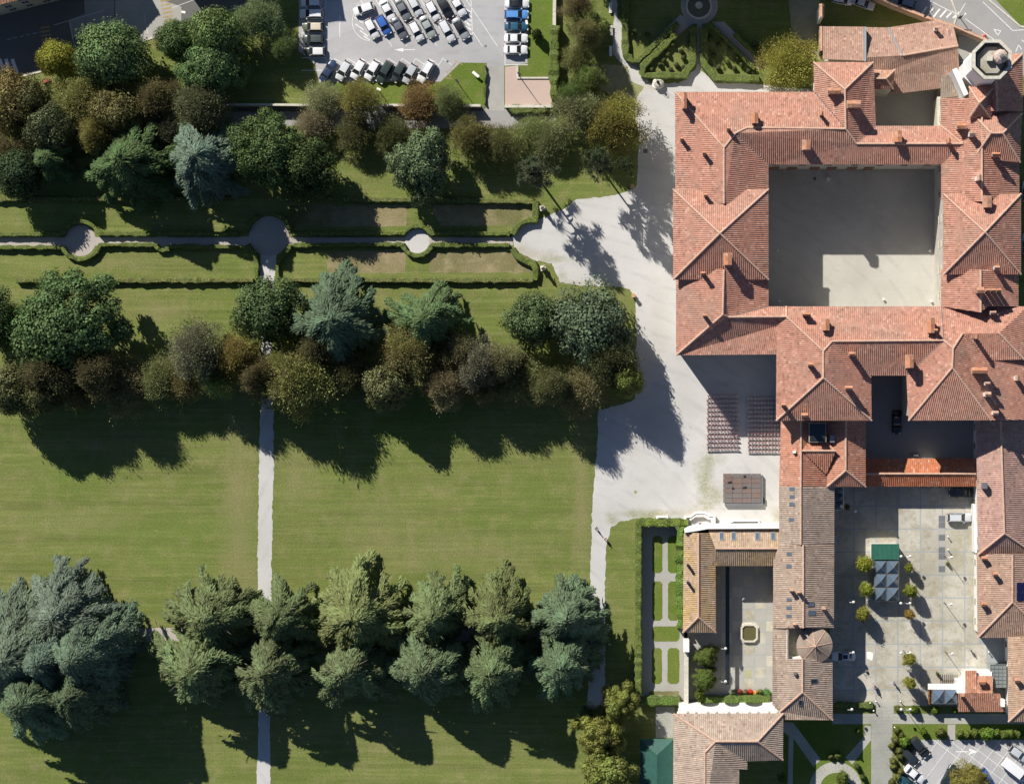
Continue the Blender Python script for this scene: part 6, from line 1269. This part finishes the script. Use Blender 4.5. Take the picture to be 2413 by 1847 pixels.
def bike(px, py, label):
    x, y, _ = P(px, py, .5); o = thing('bicycle', label, 'bicycle', (x, y, .03), math.radians(88), 'bicycles in a row')
    for wx in (-.5, .5):
        mb = MB(); ring = [(wx+.32*math.cos(t*math.pi/5), 0, .34+.32*math.sin(t*math.pi/5)) for t in range(11)]; mb.tube(ring, .025, 4, False); mb.build('wheel', M['tyre'], o)
    mb = MB(); mb.tube([(-.5, 0, .34), (-.15, 0, .85), (.4, 0, .85), (.5, 0, .34)], .03, 4); mb.tube([(-.15, 0, .85), (-.05, 0, .35), (.4, 0, .8)], .03, 4); mb.build('frame', M['dark'], o); mb = MB(); mb.box((-.18, 0, .95), (.25, .14, .06)); mb.build('saddle', M['dark'], o); mb = MB(); mb.tube([(.4, -.25, 1.0), (.42, 0, .98), (.4, .25, 1.0)], .02, 4); mb.build('handlebar', M['metal'], o)
for i in range(9): bike(*cr(1490+i*17.5, 757), ORD[i]+' bicycle from the left in the row above the glass pyramids')
x, y, _ = P(*cr(895, 567), .02); sheet('white_panel', [cr(868, 530), cr(895, 528), cr(922, 540), cr(918, 590), cr(912, 605), cr(868, 585)], 9, 'white')
x, y, _ = P(*tr(1862, 305), .5); o = thing('red_bollard', 'red conical marker on the street by the tower', 'bollard', (x, y, 0)); mb = MB(); mb.lathe([(.35, 0), (.4, .5), (.2, 1.1), (.05, 1.2)], (0, 0, 0), 10); mb.build('cone', plain('red_plastic', (.5, .08, .07), .5), o); mb = MB(); mb.lathe([(.4, .5), (.38, .6)], (0, 0, 0), 10); mb.build('stripe', M['white'], o)
x, y, _ = P(*a0(398, 700), .4); o = thing('litter_bench', 'small red topped park bench on the verge at top left', 'bench', (x, y, 0), .5); mb = MB(); mb.box((0, 0, .5), (1.4, .5, .08)); mb.build('seat', bpy.data.materials['red_plastic'], o); mb = MB(); mb.box((0, -.4, .25), (1.3, .4, .06)); mb.box((-.5, 0, .25), (.08, .4, .5)); mb.box((.5, 0, .25), (.08, .4, .5)); mb.build('leg', M['dark'], o)
x, y, _ = P(*a1(1905, 645), .4); o = thing('info_board', 'pale slanted information board on the corner lawn', 'sign', (x, y, 0), -.7); mb = MB(); mb.box((0, 0, .9), (1.5, .5, .08)); mb.build('board', M['white'], o); mb = MB(); mb.box((-.5, 0, .45), (.08, .08, .9)); mb.box((.5, 0, .45), (.08, .08, .9)); mb.build('post', M['dark'], o)
for i, (X, Y) in enumerate(((1988, 400), (1660, 530))): x0, y0 = a1(X, Y); sheet('manhole', rect(x0-2.5, y0-2.5, x0+2.5, y0+2.5), 5, 'slate')
sheet('manhole', circ(*b3(1087, 945), 3.8), 6, 'moss'); sheet('manhole', rect(*t3(1152, 1285), *t3(1190, 1320)), 6, 'slate'); sheet('manhole', circ(*b3(1095, 521), 2.5), 6, 'slate')
for X, Y in ((1265, 615),): 
    x, y, _ = P(*br(1283, 618), .5); o = thing('scooter', 'small white scooter in the shaded rear yard', 'scooter', (x, y, .02)); mb = MB(); mb.box((0, 0, .6), (1.1, .35, .3), 0, .7); mb.build('body', M['white'], o)
    for s_ in (-.6, .6): mb = MB(); mb.tube([(s_, -.06, .25), (s_, .06, .25)], .25, 10); mb.build('wheel', M['tyre'], o)
# planters and light stones in the main court
for q in ((*tr(180, 1440), 'round planter at the dark left corner of the court', 'stone'), (*tr(865, 1440), 'round planter beside the court doorway', 'stone'), (*tr(545, 1513), 'pale round planter in the shaded court', 'white'), (*mr(118, 540), 'white bollard at the court left side', 'white'), (*mr(130, 966), 'white bollard at the court lower left', 'white'), (*mr(1010, 950), 'white bollard in the sunny court', 'white'), (*mr(1412, 965), 'white bollard at the court lower right', 'white'), (*mr(1400, 540), 'white bollard on the shadow edge of the court', 'white')):
    x, y, _ = P(q[0], q[1], .4); o = thing('planter', q[2], 'planter', (x, y, .02)); r0 = .32 if 'planter' in q[2] else .2; mb = MB(); mb.lathe([(r0, 0), (r0*1.15, .5), (r0*1.2, .6), (r0*.9, .6), (r0*.85, .5)], (0, 0, 0), 12); mb.build('bowl', M[q[3]], o); mb = MB(); mb.lathe([(r0*.5, .5), (r0*.2, .7)], (0, 0, 0), 8); mb.build('top', M[q[3]], o)
x, y, _ = P(*mr(1455, 362), .4); o = thing('stone_table', 'square pale table beside the court east wall', 'table', (x, y, .02)); mb = MB(); mb.box((0, 0, .75), (.9, .9, .08)); mb.build('table_top', M['stone'], o); mb = MB(); mb.box((0, 0, .36), (.4, .4, .72)); mb.build('leg', M['stone'], o)
# solar / water feature trampolines: orange pergola posts by the roof terrace are left out
# ================================================================= PEOPLE
def skin(name, verts, edges, rad, mat, lvl=1):
    me = bpy.data.meshes.new(name); me.from_pydata(verts, edges, []); o = bpy.data.objects.new(name, me); col.objects.link(o)
    m = o.modifiers.new('s', 'SKIN'); 
    for v, r in zip(me.skin_vertices[0].data, rad): v.radius = (r, r)
    me.skin_vertices[0].data[0].use_root = True; ss = o.modifiers.new('u', 'SUBSURF'); ss.levels = ss.render_levels = lvl
    dg = bpy.context.evaluated_depsgraph_get(); e = o.evaluated_get(dg); out = bpy.data.meshes.new_from_object(e); bpy.data.objects.remove(o); out.materials.clear(); out.materials.append(M[mat])
    out.polygons.foreach_set('use_smooth', [True]*len(out.polygons)); out.name = name; return out
V_ = [(0, 0, .95), (0, 0, 1.15), (0, 0, 1.38), (0, 0, 1.50), (.01, 0, 1.62), (.01, 0, 1.72), (0, .17, 1.40), (-.08, .24, 1.15), (.05, .27, .92), (.08, .27, .84), (0, -.17, 1.40), (.1, -.24, 1.15), (.22, -.24, .95), (.27, -.24, .88), (0, .1, .88), (.18, .1, .50), (.22, .1, .09), (.34, .1, .04), (0, -.1, .88), (-.06, -.1, .48), (-.24, -.1, .12), (-.14, -.1, .04)]
E_ = [(0, 1), (1, 2), (2, 3), (3, 4), (4, 5), (2, 6), (6, 7), (7, 8), (8, 9), (2, 10), (10, 11), (11, 12), (12, 13), (0, 14), (14, 15), (15, 16), (16, 17), (0, 18), (18, 19), (19, 20), (20, 21)]
R_s = [.13, .12, .13, .05, .09, .07, .065, .045, .03, .035, .065, .045, .03, .035, .085, .06, .04, .035, .085, .06, .04, .035]
pb = skin('body', V_, E_, R_s, 'skin')
ps = skin('shirt', [V_[0], V_[1], V_[2], V_[6], V_[7], V_[10], V_[11]], [(0, 1), (1, 2), (2, 3), (3, 4), (2, 5), (5, 6)], [.16, .15, .165, .09, .065, .09, .065], 'cloth')
pt_ = skin('trousers', [V_[0], V_[14], V_[15], V_[16], V_[18], V_[19], V_[20]], [(0, 1), (1, 2), (2, 3), (0, 4), (4, 5), (5, 6)], [.16, .11, .085, .065, .11, .085, .065], 'cloth')
hm = MB(); hm.lathe([(.105, 1.60), (.12, 1.68), (.11, 1.76), (.07, 1.82), (.01, 1.84)], (-.015, 0, 0), 10); hmesh = hm.mesh('hair', M['hair'], True)
for px, py, rz, sc_, tc_, lb in [(*b3(745, 1255), 200, (.75, .73, .70), (.10, .13, .28), 'person in white top and blue trousers walking up the drive'), (*b3(823, 1345), 150, (.70, .45, .38), (.45, .22, .18), 'person in pinkish clothes walking on the drive edge'), (*cr(930, 808), 100, (.70, .48, .50), (.12, .12, .18), 'person in pink top at the entrance walk'),
    (*cr(1100, 797), 60, (.10, .18, .50), (.08, .12, .35), 'person dressed in blue near the entrance walk'), (*cr(938, 840), 100, (.15, .16, .30), (.08, .08, .10), 'person in dark clothes behind the one in pink'), (*cr(1745, 512), 280, (.50, .50, .50), (.15, .15, .16), 'person in grey alone in the sunny plaza'), (*b3(1640, 1222), 10, (.12, .06, .08), (.05, .05, .06), 'person in dark clothes standing by the sunken stairs'),
    (*tr(1742, 262), 45, (.12, .20, .30), (.10, .10, .12), 'person in blue jacket on the street near the tower'), (*c3(862, 480), 80, (.40, .42, .5), (.30, .32, .36), 'person in grey under the trees right of the drive'), (*tr(1490, 200), 120, (.08, .09, .14), (.07, .07, .08), 'person in dark clothes at the street wall')]:
    x, y, _ = P(px, py, .9); o = thing('person', lb, 'person', (x, y, .02), math.radians(rz)); link('body', pb, o); link('shirt', ps, o, color=sc_); link('trousers', pt_, o, color=tc_); link('hair', hmesh, o)
